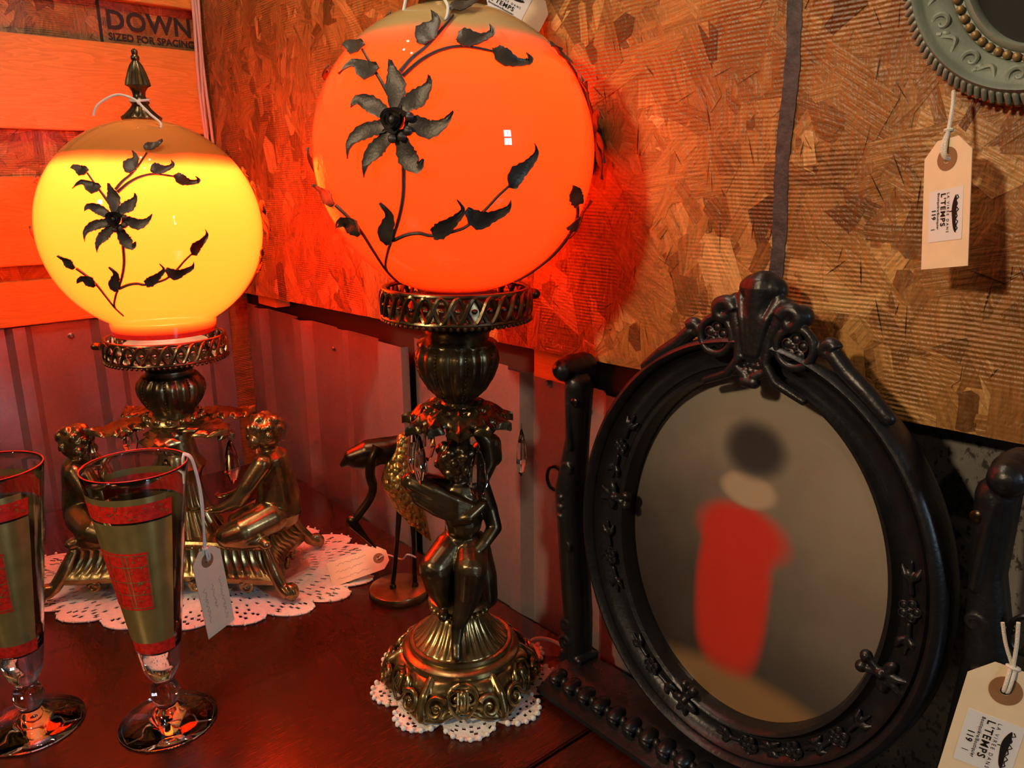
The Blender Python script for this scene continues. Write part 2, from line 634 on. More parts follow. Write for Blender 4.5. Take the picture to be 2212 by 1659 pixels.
# ------------------------------------------------------------------ text and flat outlines
def text_obj(body, size, mat, parent, mtx, name='lettering', bold=0.0, align='LEFT', space=1.0, squash=1.0):
    cu = bpy.data.curves.new(name, 'FONT')
    cu.body = body
    cu.size = size
    cu.align_x = align
    cu.space_character = space
    cu.offset = bold
    cu.extrude = 0.00004
    cu.resolution_u = 3
    t = bpy.data.objects.new(name, cu)
    COL.objects.link(t)
    dg = bpy.context.evaluated_depsgraph_get()
    me = bpy.data.meshes.new_from_object(t.evaluated_get(dg))
    bpy.data.objects.remove(t, do_unlink=True)
    if squash != 1.0:
        for v in me.vertices:
            v.co.x *= squash
    me.materials.clear()
    me.materials.append(mat)
    me.name = name
    o = bpy.data.objects.new(name, me)
    COL.objects.link(o)
    if parent:
        o.parent = parent
    o.matrix_local = mtx
    return o


def outline_obj(name, loops, mat, parent=None, thick=0.0003, mtx=None):
    """flat card cut along closed loops (first outer, then holes), real thickness"""
    cu = bpy.data.curves.new(name, 'CURVE')
    cu.dimensions = '2D'
    cu.fill_mode = 'BOTH'
    cu.extrude = thick / 2
    for lp in loops:
        sp = cu.splines.new('POLY')
        sp.points.add(len(lp) - 1)
        for p, q in zip(sp.points, lp):
            p.co = (q[0], q[1], 0, 1)
        sp.use_cyclic_u = True
    t = bpy.data.objects.new(name, cu)
    COL.objects.link(t)
    dg = bpy.context.evaluated_depsgraph_get()
    me = bpy.data.meshes.new_from_object(t.evaluated_get(dg))
    bpy.data.objects.remove(t, do_unlink=True)
    me.materials.clear()
    me.materials.append(mat)
    me.name = name
    o = bpy.data.objects.new(name, me)
    COL.objects.link(o)
    if parent:
        o.parent = parent
    if mtx is not None:
        o.matrix_local = mtx
    return o


# ------------------------------------------------------------------ structure: walls, table, floor
def strands(fn, n, s0, s1, z0f, z1, seed, parent, n0):
    """pressed wood strands: many thin irregular flakes at slightly different depths"""
    rnd = random.Random(seed)
    mb = MB()
    for i in range(n):
        s, z = rnd.uniform(s0, s1), rnd.uniform(z0f(0) - 0.01, z1)
        L = rnd.choice((0.02, 0.035, 0.05, 0.07, 0.10)) * rnd.uniform(0.7, 1.2)
        w = L * rnd.uniform(0.18, 0.5)
        a = rnd.gauss(1.35, 0.45) if rnd.random() < 0.55 else rnd.uniform(0, PI)
        ca, sa = math.cos(a), math.sin(a)
        off = n0 + rnd.uniform(0.0001, 0.0009)
        tx, ty = rnd.uniform(-0.008, 0.008), rnd.uniform(-0.012, 0.012)
        k = rnd.uniform(0.1, 0.5)
        shp = [(-0.5, -0.3 * k), (-0.5 + 0.12 * rnd.random(), -0.5), (0.1, -0.5 + 0.1 * rnd.random()), (0.42, -0.46), (0.5, -0.1 + 0.3 * rnd.random()),
               (0.36 + 0.1 * rnd.random(), 0.48), (-0.1, 0.5 - 0.1 * rnd.random()), (-0.44, 0.42)]
        vs_ = []
        for x, y in shp:
            x, y = x * L, y * w
            ss = min(max(s + ca * x - sa * y, s0), s1)
            zz = max(z + sa * x + ca * y, z0f(ss) + 0.0003 * rnd.random())
            vs_.append(fn(ss, min(zz, z1), off + x * tx + y * ty))
        t = min(1, max(0.15, rnd.gauss(0.58, 0.15)))
        mb.add(vs_, [tuple(range(8))], t)
        mb.g.append(a)
    for i in range(n // 8):          # hairline splits between the strands
        s, z = rnd.uniform(s0, s1), rnd.uniform(z0f(0), z1)
        L = rnd.uniform(0.006, 0.03)
        a = rnd.gauss(1.35, 0.4) if rnd.random() < 0.6 else rnd.uniform(0, PI)
        w = rnd.uniform(0.0004, 0.0011)
        vs_ = []
        for x, y in ((-0.5, 0), (0, -0.5), (0.5, 0), (0, 0.5)):
            ss = min(max(s + math.cos(a) * x * L - math.sin(a) * y * w, s0), s1)
            zz = max(z + math.sin(a) * x * L + math.cos(a) * y * w, z0f(ss))
            vs_.append(fn(ss, min(zz, z1), n0 + 0.0013))
        mb.add(vs_, [(0, 1, 2, 3)], 0.0)
        mb.g.append(a)
    o = mb.build('wood_strands', M['osb'], parent, smooth=False, attr=True)
    o['kind'] = 'stuff'
    return o


def slab(mb, fn, s0, s1, z0a, z0b, z1, n0, n1):
    """box on a wall; z0a / z0b are the lower edge at s0 / s1"""
    P = [fn(s0, z0a, n0), fn(s1, z0b, n0), fn(s1, z1, n0), fn(s0, z1, n0), fn(s0, z0a, n1), fn(s1, z0b, n1), fn(s1, z1, n1), fn(s0, z1, n1)]
    return mb.add(P, [(0, 1, 2, 3), (4, 5, 6, 7), (0, 1, 5, 4), (1, 2, 6, 5), (2, 3, 7, 6), (3, 0, 4, 7)])


def structure(o):
    o['kind'] = 'structure'
    return o


FLOOR_Z = -0.76
fl = structure(MB().box((0, 0.2, FLOOR_Z - 0.02), (4.6, 4.6, 0.04)).build('floor', M['floor'], smooth=False))

# right wall
wr = structure(slab(MB(), RW, -1.1, 0.99, FLOOR_Z, FLOOR_Z, 1.25, -0.09, -0.036).build('wall_right', M['dark_wood'], smooth=False))
zb = lambda s: 0.3335 - 0.0221 * s
osb = slab(MB(), RW, -1.1, 0.945, zb(-1.1), zb(0.945), 1.2, 0.000, 0.012).build('strand_board', M['osb'], wr, smooth=False, attr=True)
strands(RW, 6200, -0.56, 0.944, zb, 0.98, 4, osb, 0.012)
# painted nailing line on the board
mb = MB()
rnd = random.Random(3)
rows = []
for i in range(90):
    z = 0.36 + i * 0.0062
    c = -0.1588 + 0.0012 * math.sin(i * 0.31)
    w = 0.0052 + 0.0012 * rnd.random()
    rows.append([RW(c - w, z, 0.0135), RW(c + w, z, 0.0135)])
mb.grid(rows)
mb.build('nailing_line', plain('grey_marking_paint', (0.046, 0.044, 0.048), 0.55, 0, 0.4, 0.6, 300, 0.5, 120), osb, smooth=False)
# metal cladding below the board
prof = [(0.945, 0), (0.90, 0), (0.885, .012), (0.865, .012), (0.85, 0), (0.735, 0), (0.722, .014), (0.697, .014), (0.682, 0),
        (0.60, 0), (0.592, .005), (0.575, .005), (0.566, 0), (0.478, 0), (0.464, .010), (0.404, .010), (0.400, .001)]
prof2 = [(0.404, -.012), (0.352, -.012), (0.350, .002), (0.30, .002), (0.19, .002), (0.177, .013), (0.157, .013), (0.146, .002), (0.04, .002),
         (0.026, .013), (-0.006, .013), (-0.02, .002), (-0.19, .002), (-0.203, .013), (-0.223, .013), (-0.226, -.004)]
for pf, mt, top, nm in ((prof, 'galv', 0.286, 'metal_sheet'), (prof2, 'galv', 0.296, 'metal_sheet'),
                        ([(-0.22, -.006), (-1.1, -.006)], 'speckled', 0.335, 'speckled_sheet')):
    mb = MB()
    rows = []
    for z in (FLOOR_Z, -0.2, 0.0, 0.1, 0.2, top):
        rows.append([RW(s, z, n - 0.016) for s, n in pf])
    mb.grid(rows)
    rows2 = [[RW(s, z, n - 0.0168) for s, n in pf] for z in (FLOOR_Z, -0.2, 0.0, 0.1, 0.2, top)]
    mb.grid(rows2)
    mb.grid([rows[-1], rows2[-1]])
    sh = mb.build(nm, M[mt], wr, smooth=True, sharp=10)
    if nm == 'metal_sheet':
        for s, z, n in (((0.905, 0.236, 0), (0.611, 0.2517, 0), (0.735, 0.15, 0)) if pf is prof else ((0.121, 0.2886, .002), (0.34, 0.215, .002), (0.06, 0.27, .002))):
            R = frame_matrix(RW(s, z, n - 0.016), RD, V((0, 0, 1)), RN)
            sc = MB().lathe([(0.0052, 0), (0.0052, 0.0008), (0.0036, 0.0016), (0.0034, 0.0036), (0.0022, 0.0046), (0.0006, 0.0046)], 16).build('screw', M['screw'], sh)
            sc.matrix_local = R
for s0, s1 in ((0.0856, 0.1336), (0.79, 0.86)):
    slab(MB(), RW, s0, s1, 0.296, 0.296, 0.3335 - 0.022 * s1, -0.03, -0.004).build('batten', M['pine'], wr, smooth=False)

# left wall
wl = structure(slab(MB(), LW, -1.5, 0.03, FLOOR_Z, FLOOR_Z, 1.25, -0.075, -0.021).build('wall_left', M['osb'], smooth=False, attr=True))
zl = lambda s: 0.285
strands(LW, 1500, -0.62, -0.012, zl, 0.95, 9, wl, -0.0208)
for z0, z1 in ((0.7842, 0.920), (0.5845, 0.7190), (0.3815, 0.5150), (0.2890, 0.3580), (0.955, 1.09)):
    mb = MB()
    c, nn = LW(-0.76, (z0 + z1) / 2, -0.0095), None
    R = Matrix((LD, LN, V((0, 0, 1)))).transposed()
    mb.box((0, 0, 0), (1.48, 0.0185, z1 - z0), None, 0.0012)
    pl = mb.build('plank', M['pine'], wl, smooth=False)
    pl.matrix_local = frame_matrix(c, LD, -LN, V((0, 0, 1)))
mb = MB()
lp = [(-0.012, 0), (-0.05, 0), (-0.06, .006), (-0.075, .006), (-0.085, 0), (-0.20, 0), (-0.212, .010), (-0.238, .010), (-0.25, 0),
      (-0.335, 0), (-0.345, .008), (-0.362, .008), (-0.372, 0), (-0.50, 0), (-0.51, .012), (-0.535, .012), (-0.55, 0), (-1.5, 0)]
mb.grid([[LW(s, z, n - 0.014) for s, n in lp] for z in (FLOOR_Z, 0.0, 0.15, 0.286)])
mb.grid([[LW(s, z, n - 0.0148) for s, n in lp] for z in (FLOOR_Z, 0.0, 0.15, 0.286)])
mb.build('metal_sheet', M['galv'], wl, smooth=True, sharp=10)
for s, z in ((-0.43, 0.262), (-0.28, 0.262)):
    sc = MB().lathe([(0.0052, 0), (0.0052, 0.0008), (0.0036, 0.0016), (0.0034, 0.0036), (0.0022, 0.0046), (0.0006, 0.0046)], 16).build('screw', M['screw'], wl)
    sc.matrix_local = frame_matrix(LW(s, z, -0.014), LD, V((0, 0, 1)), LN)
for zk, sk in ((0.408, -0.385), (0.66, -0.52)):      # knots in the pine
    kn = MB().lathe([(0.0001, 0), (0.006, 0.0002), (0.0075, 0.0)], 14).build('knot', M['dark_wood'], wl)
    kn.matrix_local = frame_matrix(LW(sk, zk, 0.0001), LD, V((0, 0, 1)), LN)
# black mill stamp printed on the board between the planks
stm = lambda s, z: frame_matrix(LW(s, z, -0.0188), LD, V((0, 0, 1)), LN)
text_obj('DOWN', 0.0395, M['stamp'], wl, stm(-0.1625, 0.7435), 'stamp_lettering', 0.0010, space=1.05)
text_obj('SIZED FOR SPACING', 0.0150, M['stamp'], wl, stm(-0.161, 0.7265), 'stamp_lettering', 0.0004, space=1.0)
slab(MB(), LW, -0.1735, -0.1690, 0.70, 0.70, 0.80, -0.0195, -0.0187).build('stamp_rule', M['stamp'], wl, smooth=False)

# table pushed into the corner
tb = thing('wooden_table', 'dark reddish brown varnished wooden table under the lamps and glasses', 'table', RW(0.06, FLOOR_Z, 0.45))
tmx = lambda s, z, n: V(((s - 0.06), (n - 0.45), z - FLOOR_Z))
tb.matrix_world = frame_matrix(RW(0.06, FLOOR_Z, 0.45), RD, RN, V((0, 0, 1)))
for s0, s1 in ((-0.78, -0.0475), (-0.0445, 0.875)):
    c = tmx((s0 + s1) / 2, -0.0125, 0.4615)
    MB().box(c, (s1 - s0, 0.92, 0.025), None, 0.0016).build('table_leaf', M['table'], tb, smooth=False)
MB().box(tmx(0.07, -0.07, 0.4615), (1.55, 0.80, 0.085)).build('apron', M['table'], tb, smooth=False)
for s in (-0.68, 0.82):
    for n in (0.08, 0.84):
        q = tmx(s, 0, n)
        MB().lathe([(0.018, 0), (0.022, 0.03), (0.020, 0.3), (0.030, 0.45), (0.022, 0.5), (0.032, 0.6), (0.032, 0.70)], 20, c=(q.x, q.y, 0)).build('leg', M['table'], tb)


# ------------------------------------------------------------------ lamp parts shared by both lamps
def zb5(p):                                   # vine drawn on the globe, unit disc facing the viewer
    return ((640 + p[0] / 3.253 - 978) / 306, (p[1] / 3.253 - 320) / 306)


LEAVES = [
    [(1075, 205, 50), (1120, 185, 66), (1190, 170, 55), (1248, 138, 12)],
    [(900, 440, 60), (925, 380, 125), (985, 310, 60), (962, 245, 8)],
    [(1108, 395, 60), (1150, 405, 105), (1240, 405, 62), (1312, 375, 40), (1300, 328, 6)],
    [(1335, 450, 60), (1375, 505, 100), (1460, 535, 55), (1535, 528, 42), (1512, 485, 8)],
    [(545, 402, 30), (490, 425, 105), (440, 405, 60), (402, 412, 8)],
    [(642, 562, 30), (572, 585, 118), (490, 540, 42), (405, 602, 5)],
    [(1425, 1262, 40), (1445, 1185, 105), (1515, 1125, 62), (1560, 1060, 28), (1548, 1000, 5)],
    [(940, 1535, 60), (1000, 1505, 105), (1085, 1440, 55), (1128, 1380, 26), (1093, 1320, 5)],
    [(1150, 1385, 40), (1225, 1445, 120), (1310, 1425, 66), (1390, 1378, 36), (1410, 1320, 5)],
    [(672, 1612, 40), (655, 1530, 95), (690, 1420, 55), (642, 1342, 6)],
    [(478, 1560, 40), (432, 1505, 100), (375, 1475, 66), (326, 1512, 14)],
    [(312, 1372, 50), (265, 1322, 82), (225, 1275, 46), (192, 1240, 8)],
]
PETALS = [
    [(752, 800, 70), (755, 690, 118), (742, 610, 52), (738, 565, 14)],
    [(820, 800, 80), (885, 760, 105), (945, 700, 44), (950, 655, 10)],
    [(865, 905, 90), (940, 935, 105), (1025, 905, 52), (1078, 845, 7)],
    [(785, 1000, 80), (815, 1085, 118), (875, 1140, 66), (910, 1095, 10)],
    [(690, 985, 80), (630, 1045, 96), (582, 1115, 44), (570, 1195, 6)],
    [(655, 920, 80), (560, 945, 88), (490, 1005, 40), (476, 1092, 5)],
    [(675, 835, 80), (605, 790, 96), (540, 775, 52), (508, 815, 10)],
]
STEMS = [
    [(700, 730), (655, 650), (600, 560), (530, 440)],
    [(770, 600), (840, 520), (920, 455), (1000, 365), (1090, 240)],
    [(785, 625), (900, 530), (1020, 470), (1150, 448), (1330, 472)],
    [(780, 1130), (772, 1300), (740, 1440), (692, 1570), (655, 1650), (622, 1760), (625, 1810)],
    [(692, 1588), (780, 1548), (860, 1536), (940, 1550), (1080, 1520), (1160, 1485), (1260, 1395), (1340, 1310), (1420, 1240)],
    [(320, 1380), (400, 1450), (480, 1540), (550, 1670), (620, 1810), (690, 1912)],
]


def on_globe(x, y, R, h):
    q = math.hypot(x, y)
    if q > 0.99:
        x, y = x * 0.99 / q, y * 0.99 / q
    z = math.sqrt(max(0.0, 1 - x * x - y * y))
    return V((x, -z, -y)) * (R + h)


def vine(globe, R, k, dx, dy, mat):
    made = []

    def xf(p):
        x, y = zb5(p)
        return x * k + dx, y * k + dy

    def blade(pts, name, h0, tip):
        c = smooth_path([(*xf(p), p[2] / 3.253 / 306 * k) for p in pts], 5)
        rows = []
        n = len(c)
        for i, (x, y, w) in enumerate(c):
            a, b = c[max(i - 1, 0)], c[min(i + 1, n - 1)]
            tx, ty = b[0] - a[0], b[1] - a[1]
            L = math.hypot(tx, ty) or 1
            px, py = -ty / L, tx / L
            t = i / (n - 1)
            rag = 1 + 0.10 * math.sin(i * 2.6 + pts[0][0])
            top, bot = [], []
            for e in (-1, -0.5, 0, 0.5, 1):
                h = h0 + 0.0035 * tip * t * t + 0.0022 * e * e * (1 - 0.5 * t) + (0.0009 if e == 0 else 0) + 0.0009 * math.sin(3 * t * PI + e)
                xx, yy = x + px * e * w * 0.5 * rag, y + py * e * w * 0.5 * rag
                top.append(on_globe(xx, yy, R, h + 0.0008))
                bot.append(on_globe(xx, yy, R, h))
            rows.append(top + bot[::-1])
        made.append(MB().grid(rows, True, True).build(name, mat, globe, sharp=50))

    for s in STEMS:
        c = smooth_path([xf(p) for p in s], 6)
        n = len(c)
        made.append(MB().tube([on_globe(x, y, R, 0.0012) for x, y in c], [0.00165 - 0.0007 * i / n for i in range(n)], 6).build('stem', mat, globe))
    for l in LEAVES:
        blade(l, 'leaf', 0.0006, 1.0)
    for l in PETALS:
        blade([(755 + 0.40 * (l[0][0] - 755), 890 + 0.40 * (l[0][1] - 890), 62)] + l, 'petal', 0.0022, 1.5)
    # rose at the heart of the flower: curled petals and buds
    mb = MB()
    cx_, cy_ = xf((742, 885))
    base = on_globe(cx_, cy_, R, 0.004)
    nrm = base.normalized()
    ex = V((1, 0, 0)) - nrm * nrm.x
    ex.normalize()
    ey = nrm.cross(ex)
    sc = k * R / 0.1215
    for j, (rad, hh) in enumerate(((0.0075, 0.005), (0.0052, 0.0068), (0.003, 0.0078))):
        rows = []
        for q in range(3):
            row = []
            for i in range(20):
                a = 2 * PI * i / 20 + j
                rr = rad * (0.75 + 0.25 * q) * (1 + 0.10 * math.sin(3 * a + j))
                row.append(base + (ex * math.cos(a) + ey * math.sin(a)) * rr * sc + nrm * (hh * q / 2 - 0.001))
            rows.append(row)
        mb.grid(rows, True, False)
        mb.grid([[p * 1.0 - (p - base).normalized() * 0.0006 for p in r] for r in rows], True, False)
    mb.ball(base - nrm * 0.0016, 0.0066 * sc, 14, 9)
    mb.ball(base + nrm * 0.003, 0.0034 * sc)
    for bx, by in ((835, 870), (790, 975), (825, 945), (735, 985)):
        mb.ball(on_globe(*xf((bx, by)), R, 0.006), 0.0036 * sc, 8, 6)
    made.append(mb.build('flower_heart', mat, globe))
    for ang in (2.02, -2.08):
        for o in list(made):
            copy_of(o, globe, Matrix.Rotation(ang, 4, 'Z'))


def glass_globe(parent, z, R, mat, rotz, r_open):
    prof = []
    a0 = math.asin(r_open / R)
    prof += [(r_open * 0.97, -R * math.cos(a0) - 0.016), (r_open, -R * math.cos(a0) - 0.004)]
    n = 44
    for i in range(n + 1):
        a = a0 + (PI - a0 - 0.16) * i / n
        prof.append((R * math.sin(a), -R * math.cos(a)))
    g = MB().lathe(prof, 96, close=False).build('glass_globe', mat, parent, sharp=None)
    g.location = (0, 0, z)
    g.rotation_euler = (0, 0, rotz)
    return g


def gallery(parent, z0, z1, r, mat, nper=15, screw_a=0.4):
    """openwork fitter band: two rails, interlaced strands, bosses and a beaded edge"""
    band = MB()
    band.tube([(r * math.cos(a * PI / 32), r * math.sin(a * PI / 32), z0) for a in range(64)], 0.0024, 8, True)
    band.tube([(r * 0.985 * math.cos(a * PI / 32), r * 0.985 * math.sin(a * PI / 32), z1) for a in range(64)], 0.0022, 8, True)
    b = band.build('gallery_ring', mat, parent)
    zm, h = (z0 + z1) / 2, (z1 - z0) / 2 - 0.001
    for ph in (0, PI):
        mb = MB()
        n = nper * 12
        pts = []
        for i in range(n):
            t = 2 * PI * i / n
            w = math.sin(nper * t + ph)
            rr = r + 0.0016 * math.cos(nper * t + ph)
            pts.append((rr * math.cos(t), rr * math.sin(t), zm + h * w))
        mb.tube(pts, 0.0022, 6, True)
        mb.build('twisted_strand', mat, b)
    mb = MB()
    for i in range(nper * 2):
        t = 2 * PI * (i + 0.5) / (nper * 2)
        mb.ball((r * math.cos(t), r * math.sin(t), zm), (0.0028, 0.0028, 0.0022), 8, 6)
    mb.build('boss_row', mat, b)
    mb = MB()
    for i in range(72):
        t = 2 * PI * i / 72
        mb.ball(((r + 0.0015) * math.cos(t), (r + 0.0015) * math.sin(t), z0 - 0.0028), 0.0019, 6, 5)
    mb.build('beaded_edge', mat, b)
    c, s = math.cos(screw_a), math.sin(screw_a)
    sc = MB()
    sc.cap((r * c * 0.9, r * s * 0.9, zm + 0.003), 0.0022, ((r + 0.008) * c, (r + 0.008) * s, zm + 0.003), 0.0022, 8)
    sc.cap(((r + 0.0085) * c, (r + 0.0085) * s, zm + 0.003), 0.0048, ((r + 0.0105) * c, (r + 0.0105) * s, zm + 0.003), 0.0048, 12)
    sc.build('thumb_screw', M['brass_dark'], parent)
    return b


def melon_bowl(parent, prof, mat, n=14):
    def mod(t, k, r, z):
        a = math.sin(PI * min(1, max(0, k)))
        return 1 + 0.075 * a * (abs(math.cos(n * t / 2)) - 0.6)
    b = MB().lathe(prof, n * 10, mod).build('melon_bowl', mat, parent, sharp=60)
    mb = MB()
    for i in range(0, n, 2):
        t = 2 * PI * (i + 0.5) / n
        for k in range(3, len(prof) - 2):
            for q in (0, 0.5):
                r = prof[k][0] * (1 - q) + prof[k + 1][0] * q
                z = prof[k][1] * (1 - q) + prof[k + 1][1] * q
                mb.ball((r * 0.985 * math.cos(t), r * 0.985 * math.sin(t), z), 0.0011, 6, 5)
    mb.build('bead_line', mat, b)
    return b


def acanthus(parent, mat, L, w, a, r0, z0, droop, lobes=4, rise=0.0, curl=0.3):
    """one cast leaf leaving the stem at radius r0, height z0, direction a"""
    rows = []
    n = 22
    ca, sa = math.cos(a), math.sin(a)
    for i in range(n):
        t = i / (n - 1)
        rr = r0 + L * t
        z = z0 + rise * math.sin(t * PI) - droop * t ** 1.8 + curl * 0.012 * max(0, t - 0.75) * 4
        ww = w * (0.35 + 0.65 * math.sin(PI * min(1, t * 0.93 + 0.05)) ** 0.7) * (1 + 0.30 * math.sin(lobes * 2 * PI * t)) * (1 - 0.75 * max(0, (t - 0.8) / 0.2))
        top, bot = [], []
        for e in (-1, -0.66, -0.33, 0, 0.33, 0.66, 1):
            zz = z + 0.0014 * math.cos(e * 3 * PI) - 0.0035 * e * e
            x, y = rr - abs(e) * ww * 0.25, e * ww
            top.append((x * ca - y * sa, x * sa + y * ca, zz + 0.0012))
            bot.append((x * ca - y * sa, x * sa + y * ca, zz - 0.0004))
        rows.append(top + bot[::-1])
    return MB().grid(rows, True, True).build('acanthus_leaf', mat, parent, sharp=70)


PRISM = {}


def prism(parent, p, L=0.046, r=0.0075, tilt=0.0):
    if (L, r) not in PRISM:
        mb = MB().lathe([(0.0004, -L), (r * 0.55, -L * 0.90), (r, -L * 0.68), (r * 0.8, -L * 0.35), (r * 0.35, -0.004), (0.0012, -0.0005)], 8)
        PRISM[(L, r)] = mb.mesh('crystal_prism', False)
        PRISM[(L, r)].materials.append(M['crystal'])
        me = MB().tube([(0, 0, -0.001), (0.0018, 0, 0.002), (0, 0, 0.005), (-0.0018, 0, 0.002), (0, 0, -0.001)], 0.0004, 5).mesh('wire_loop')
        me.materials.append(M['brass'])
        PRISM['w'] = me
    o = bpy.data.objects.new('crystal_prism', PRISM[(L, r)])
    COL.objects.link(o)
    o.parent = parent
    o.location = p
    o.scale = (1, 0.55, 1)
    o.rotation_euler = (0, 0, tilt)
    w = bpy.data.objects.new('wire_loop', PRISM['w'])
    COL.objects.link(w)
    w.parent = o
    return o


def finial(parent, z, mat, k=1.0):
    def mod(t, q, r, zz):
        return 1 + (0.06 * math.cos(16 * t) if (zz < 0.016 * k and zz > 0.002 * k) or 0.037 * k < zz < 0.062 * k else 0)
    pf = [(0.0205, 0), (0.0215, 0.002), (0.0205, 0.0035), (0.016, 0.007), (0.0105, 0.013), (0.0085, 0.017), (0.0105, 0.0195), (0.0085, 0.022), (0.0066, 0.026), (0.0072, 0.031),
          (0.0098, 0.0355), (0.0128, 0.0375), (0.0118, 0.043), (0.0095, 0.051), (0.0065, 0.059), (0.0036, 0.0635), (0.0046, 0.0655), (0.0046, 0.068), (0.0028, 0.070),
          (0.0034, 0.072), (0.0034, 0.0745), (0.0008, 0.0765)]
    f = MB().lathe([(r * k, q * k) for r, q in pf], 64, mod).build('finial', mat, parent, sharp=50)
    f.location = (0, 0, z)
    return f


def cherub_face(mb, c, r, fwd, up):
    """nose, cheeks, brow, lips and curls added to a head ball"""
    c, fwd, up = V(c), V(fwd).normalized(), V(up).normalized()
    side = fwd.cross(up).normalized()
    P = lambda f, u, s: c + fwd * (f * r) + up * (u * r) + side * (s * r)
    mb.ball(P(0.98, -0.10, 0), r * 0.17, 8, 6)
    mb.cap(P(0.93, 0.22, 0), r * 0.09, P(1.0, -0.05, 0), r * 0.12, 8)
    for s in (-1, 1):
        mb.ball(P(0.72, -0.28, 0.42 * s), r * 0.34, 8, 6)
        mb.cap(P(0.90, 0.26, 0.12 * s), r * 0.09, P(0.74, 0.26, 0.5 * s), r * 0.09, 8)
        mb.ball(P(0.86, 0.08, 0.32 * s), r * 0.10, 8, 6)
        mb.ball(P(0.0, -0.05, 0.95 * s), (r * 0.2, r * 0.2, r * 0.25), 8, 6)
    mb.cap(P(0.92, -0.42, 0.14), r * 0.08, P(0.92, -0.42, -0.14), r * 0.08, 8)
    mb.ball(P(0.72, -0.62, 0), r * 0.32, 8, 6)
    rnd = random.Random(5)
    for i in range(26):
        a = rnd.uniform(0, 2 * PI)
        e = rnd.uniform(0.15, 1.0)
        d = (up * e + (fwd * math.cos(a) * 0.75 - fwd * 0.3 + side * math.sin(a)) * math.sqrt(1 - e * e * 0.8)).normalized()
        mb.ball(c + d * r * 0.95, r * rnd.uniform(0.2, 0.32), 8, 6)


def hand(mb, w, d, r, curl):
    """palm, four fingers and a thumb"""
    w, d = V(w), V(d).normalized()
    s = d.cross(V(curl)).normalized()
    k = V(curl).normalized()
    palm = w + d * r * 2.2
    mb.cap(w, r * 1.1, palm, r * 1.35, 8)
    for j in range(4):
        o = (j - 1.5) * r * 0.85
        p0 = palm + s * o
        p1 = p0 + d * r * (1.7 + 0.3 * (j in (1, 2))) + k * r * 0.5
        p2 = p1 + d * r * 0.7 + k * r * 1.1
        mb.cap(p0, r * 0.5, p1, r * 0.45, 6)
        mb.cap(p1, r * 0.45, p2, r * 0.38, 6)
    t0 = w + d * r * 1.0 + s * r * 1.2
    mb.cap(t0, r * 0.5, t0 + d * r * 1.3 + s * r * 0.9 + k * r * 0.4, r * 0.42, 6)


# ------------------------------------------------------------------ tall lamp with the single cherub
BR = 0.1215
B0 = V((-0.0555, 0.7152, 0.0036))
lamp1 = thing('table_lamp', 'tall brass cherub table lamp with glowing orange glass globe', 'lamp', B0, 0.085)
lamp1.rotation_euler = (0, math.radians(0.8), 0.085)
M['globe_orange'] = globe_material('orange_cased_glass', (1.0, 0.029, 0.0020), (0.52, 0.40, 0.17), (0.030, 0.010, 0.002), 0.56, 0.78, BR)
g1 = glass_globe(lamp1, 0.5215, BR, M['globe_orange'], 0.0, 0.034)
vine(g1, BR, 1.0, 0.0, 0.0, M['vine'])
bulb = lamp('bulb_light', 'POINT', (0, 0, 0.045), 3.2, (1.0, 0.95, 0.9), 0.028)
bulb.parent = g1
MB().lathe([(0.020, -0.004), (0.0265, -0.002), (0.0285, 0.002), (0.0275, 0.006), (0.0285, 0.009), (0.026, 0.013), (0.020, 0.016), (0.010, 0.018)], 48,
           lambda t, q, r, z: 1 + 0.02 * math.cos(24 * t)).build('top_cap', M['brass_dark'], lamp1).location = (0, 0, 0.6405)
finial(lamp1, 0.6565, M['brass_dark'])
gallery(lamp1, 0.3815, 0.4055, 0.0665, M['brass_dark'], 15, 0.25)
MB().lathe([(0.012, 0.352), (0.028, 0.357), (0.030, 0.361), (0.030, 0.364), (0.034, 0.369), (0.040, 0.3725), (0.056, 0.3755), (0.065, 0.379), (0.0662, 0.3815), (0.064, 0.3830),
            (0.050, 0.380), (0.046, 0.398), (0.012, 0.398)], 64).build('fitter_cup', M['brass_dark'], lamp1)
melon_bowl(lamp1, [(0.030, 0.3585), (0.0365, 0.356), (0.0368, 0.353), (0.0355, 0.351), (0.0378, 0.346), (0.0385, 0.339), (0.0372, 0.331), (0.034, 0.322), (0.028, 0.312),
                   (0.020, 0.304), (0.0145, 0.300), (0.0140, 0.297)], M['brass_dark'], 16)
MB().lathe([(0.013, 0.300), (0.016, 0.297), (0.016, 0.292), (0.022, 0.290), (0.021, 0.285), (0.013, 0.280), (0.011, 0.26), (0.011, 0.10)], 32).build('stem_column', M['brass_dark'], lamp1)
rnd = random.Random(8)
for i in range(11):
    a = 2 * PI * i / 11 + 0.15
    acanthus(lamp1, M['brass_dark'], 0.040, 0.0125, a, 0.014, 0.294, 0.019 + 0.006 * rnd.random(), 4, 0.004, 0.6)
for x, y, z in ((0.060, -0.008, 0.272), (0.0165, -0.052, 0.268), (-0.036, -0.028, 0.274), (-0.043, -0.010, 0.276), (0.02, 0.05, 0.272), (-0.03, 0.04, 0.272)):
    prism(lamp1, (x, y, z), 0.048, 0.0098, math.atan2(y, x) + 1.5)
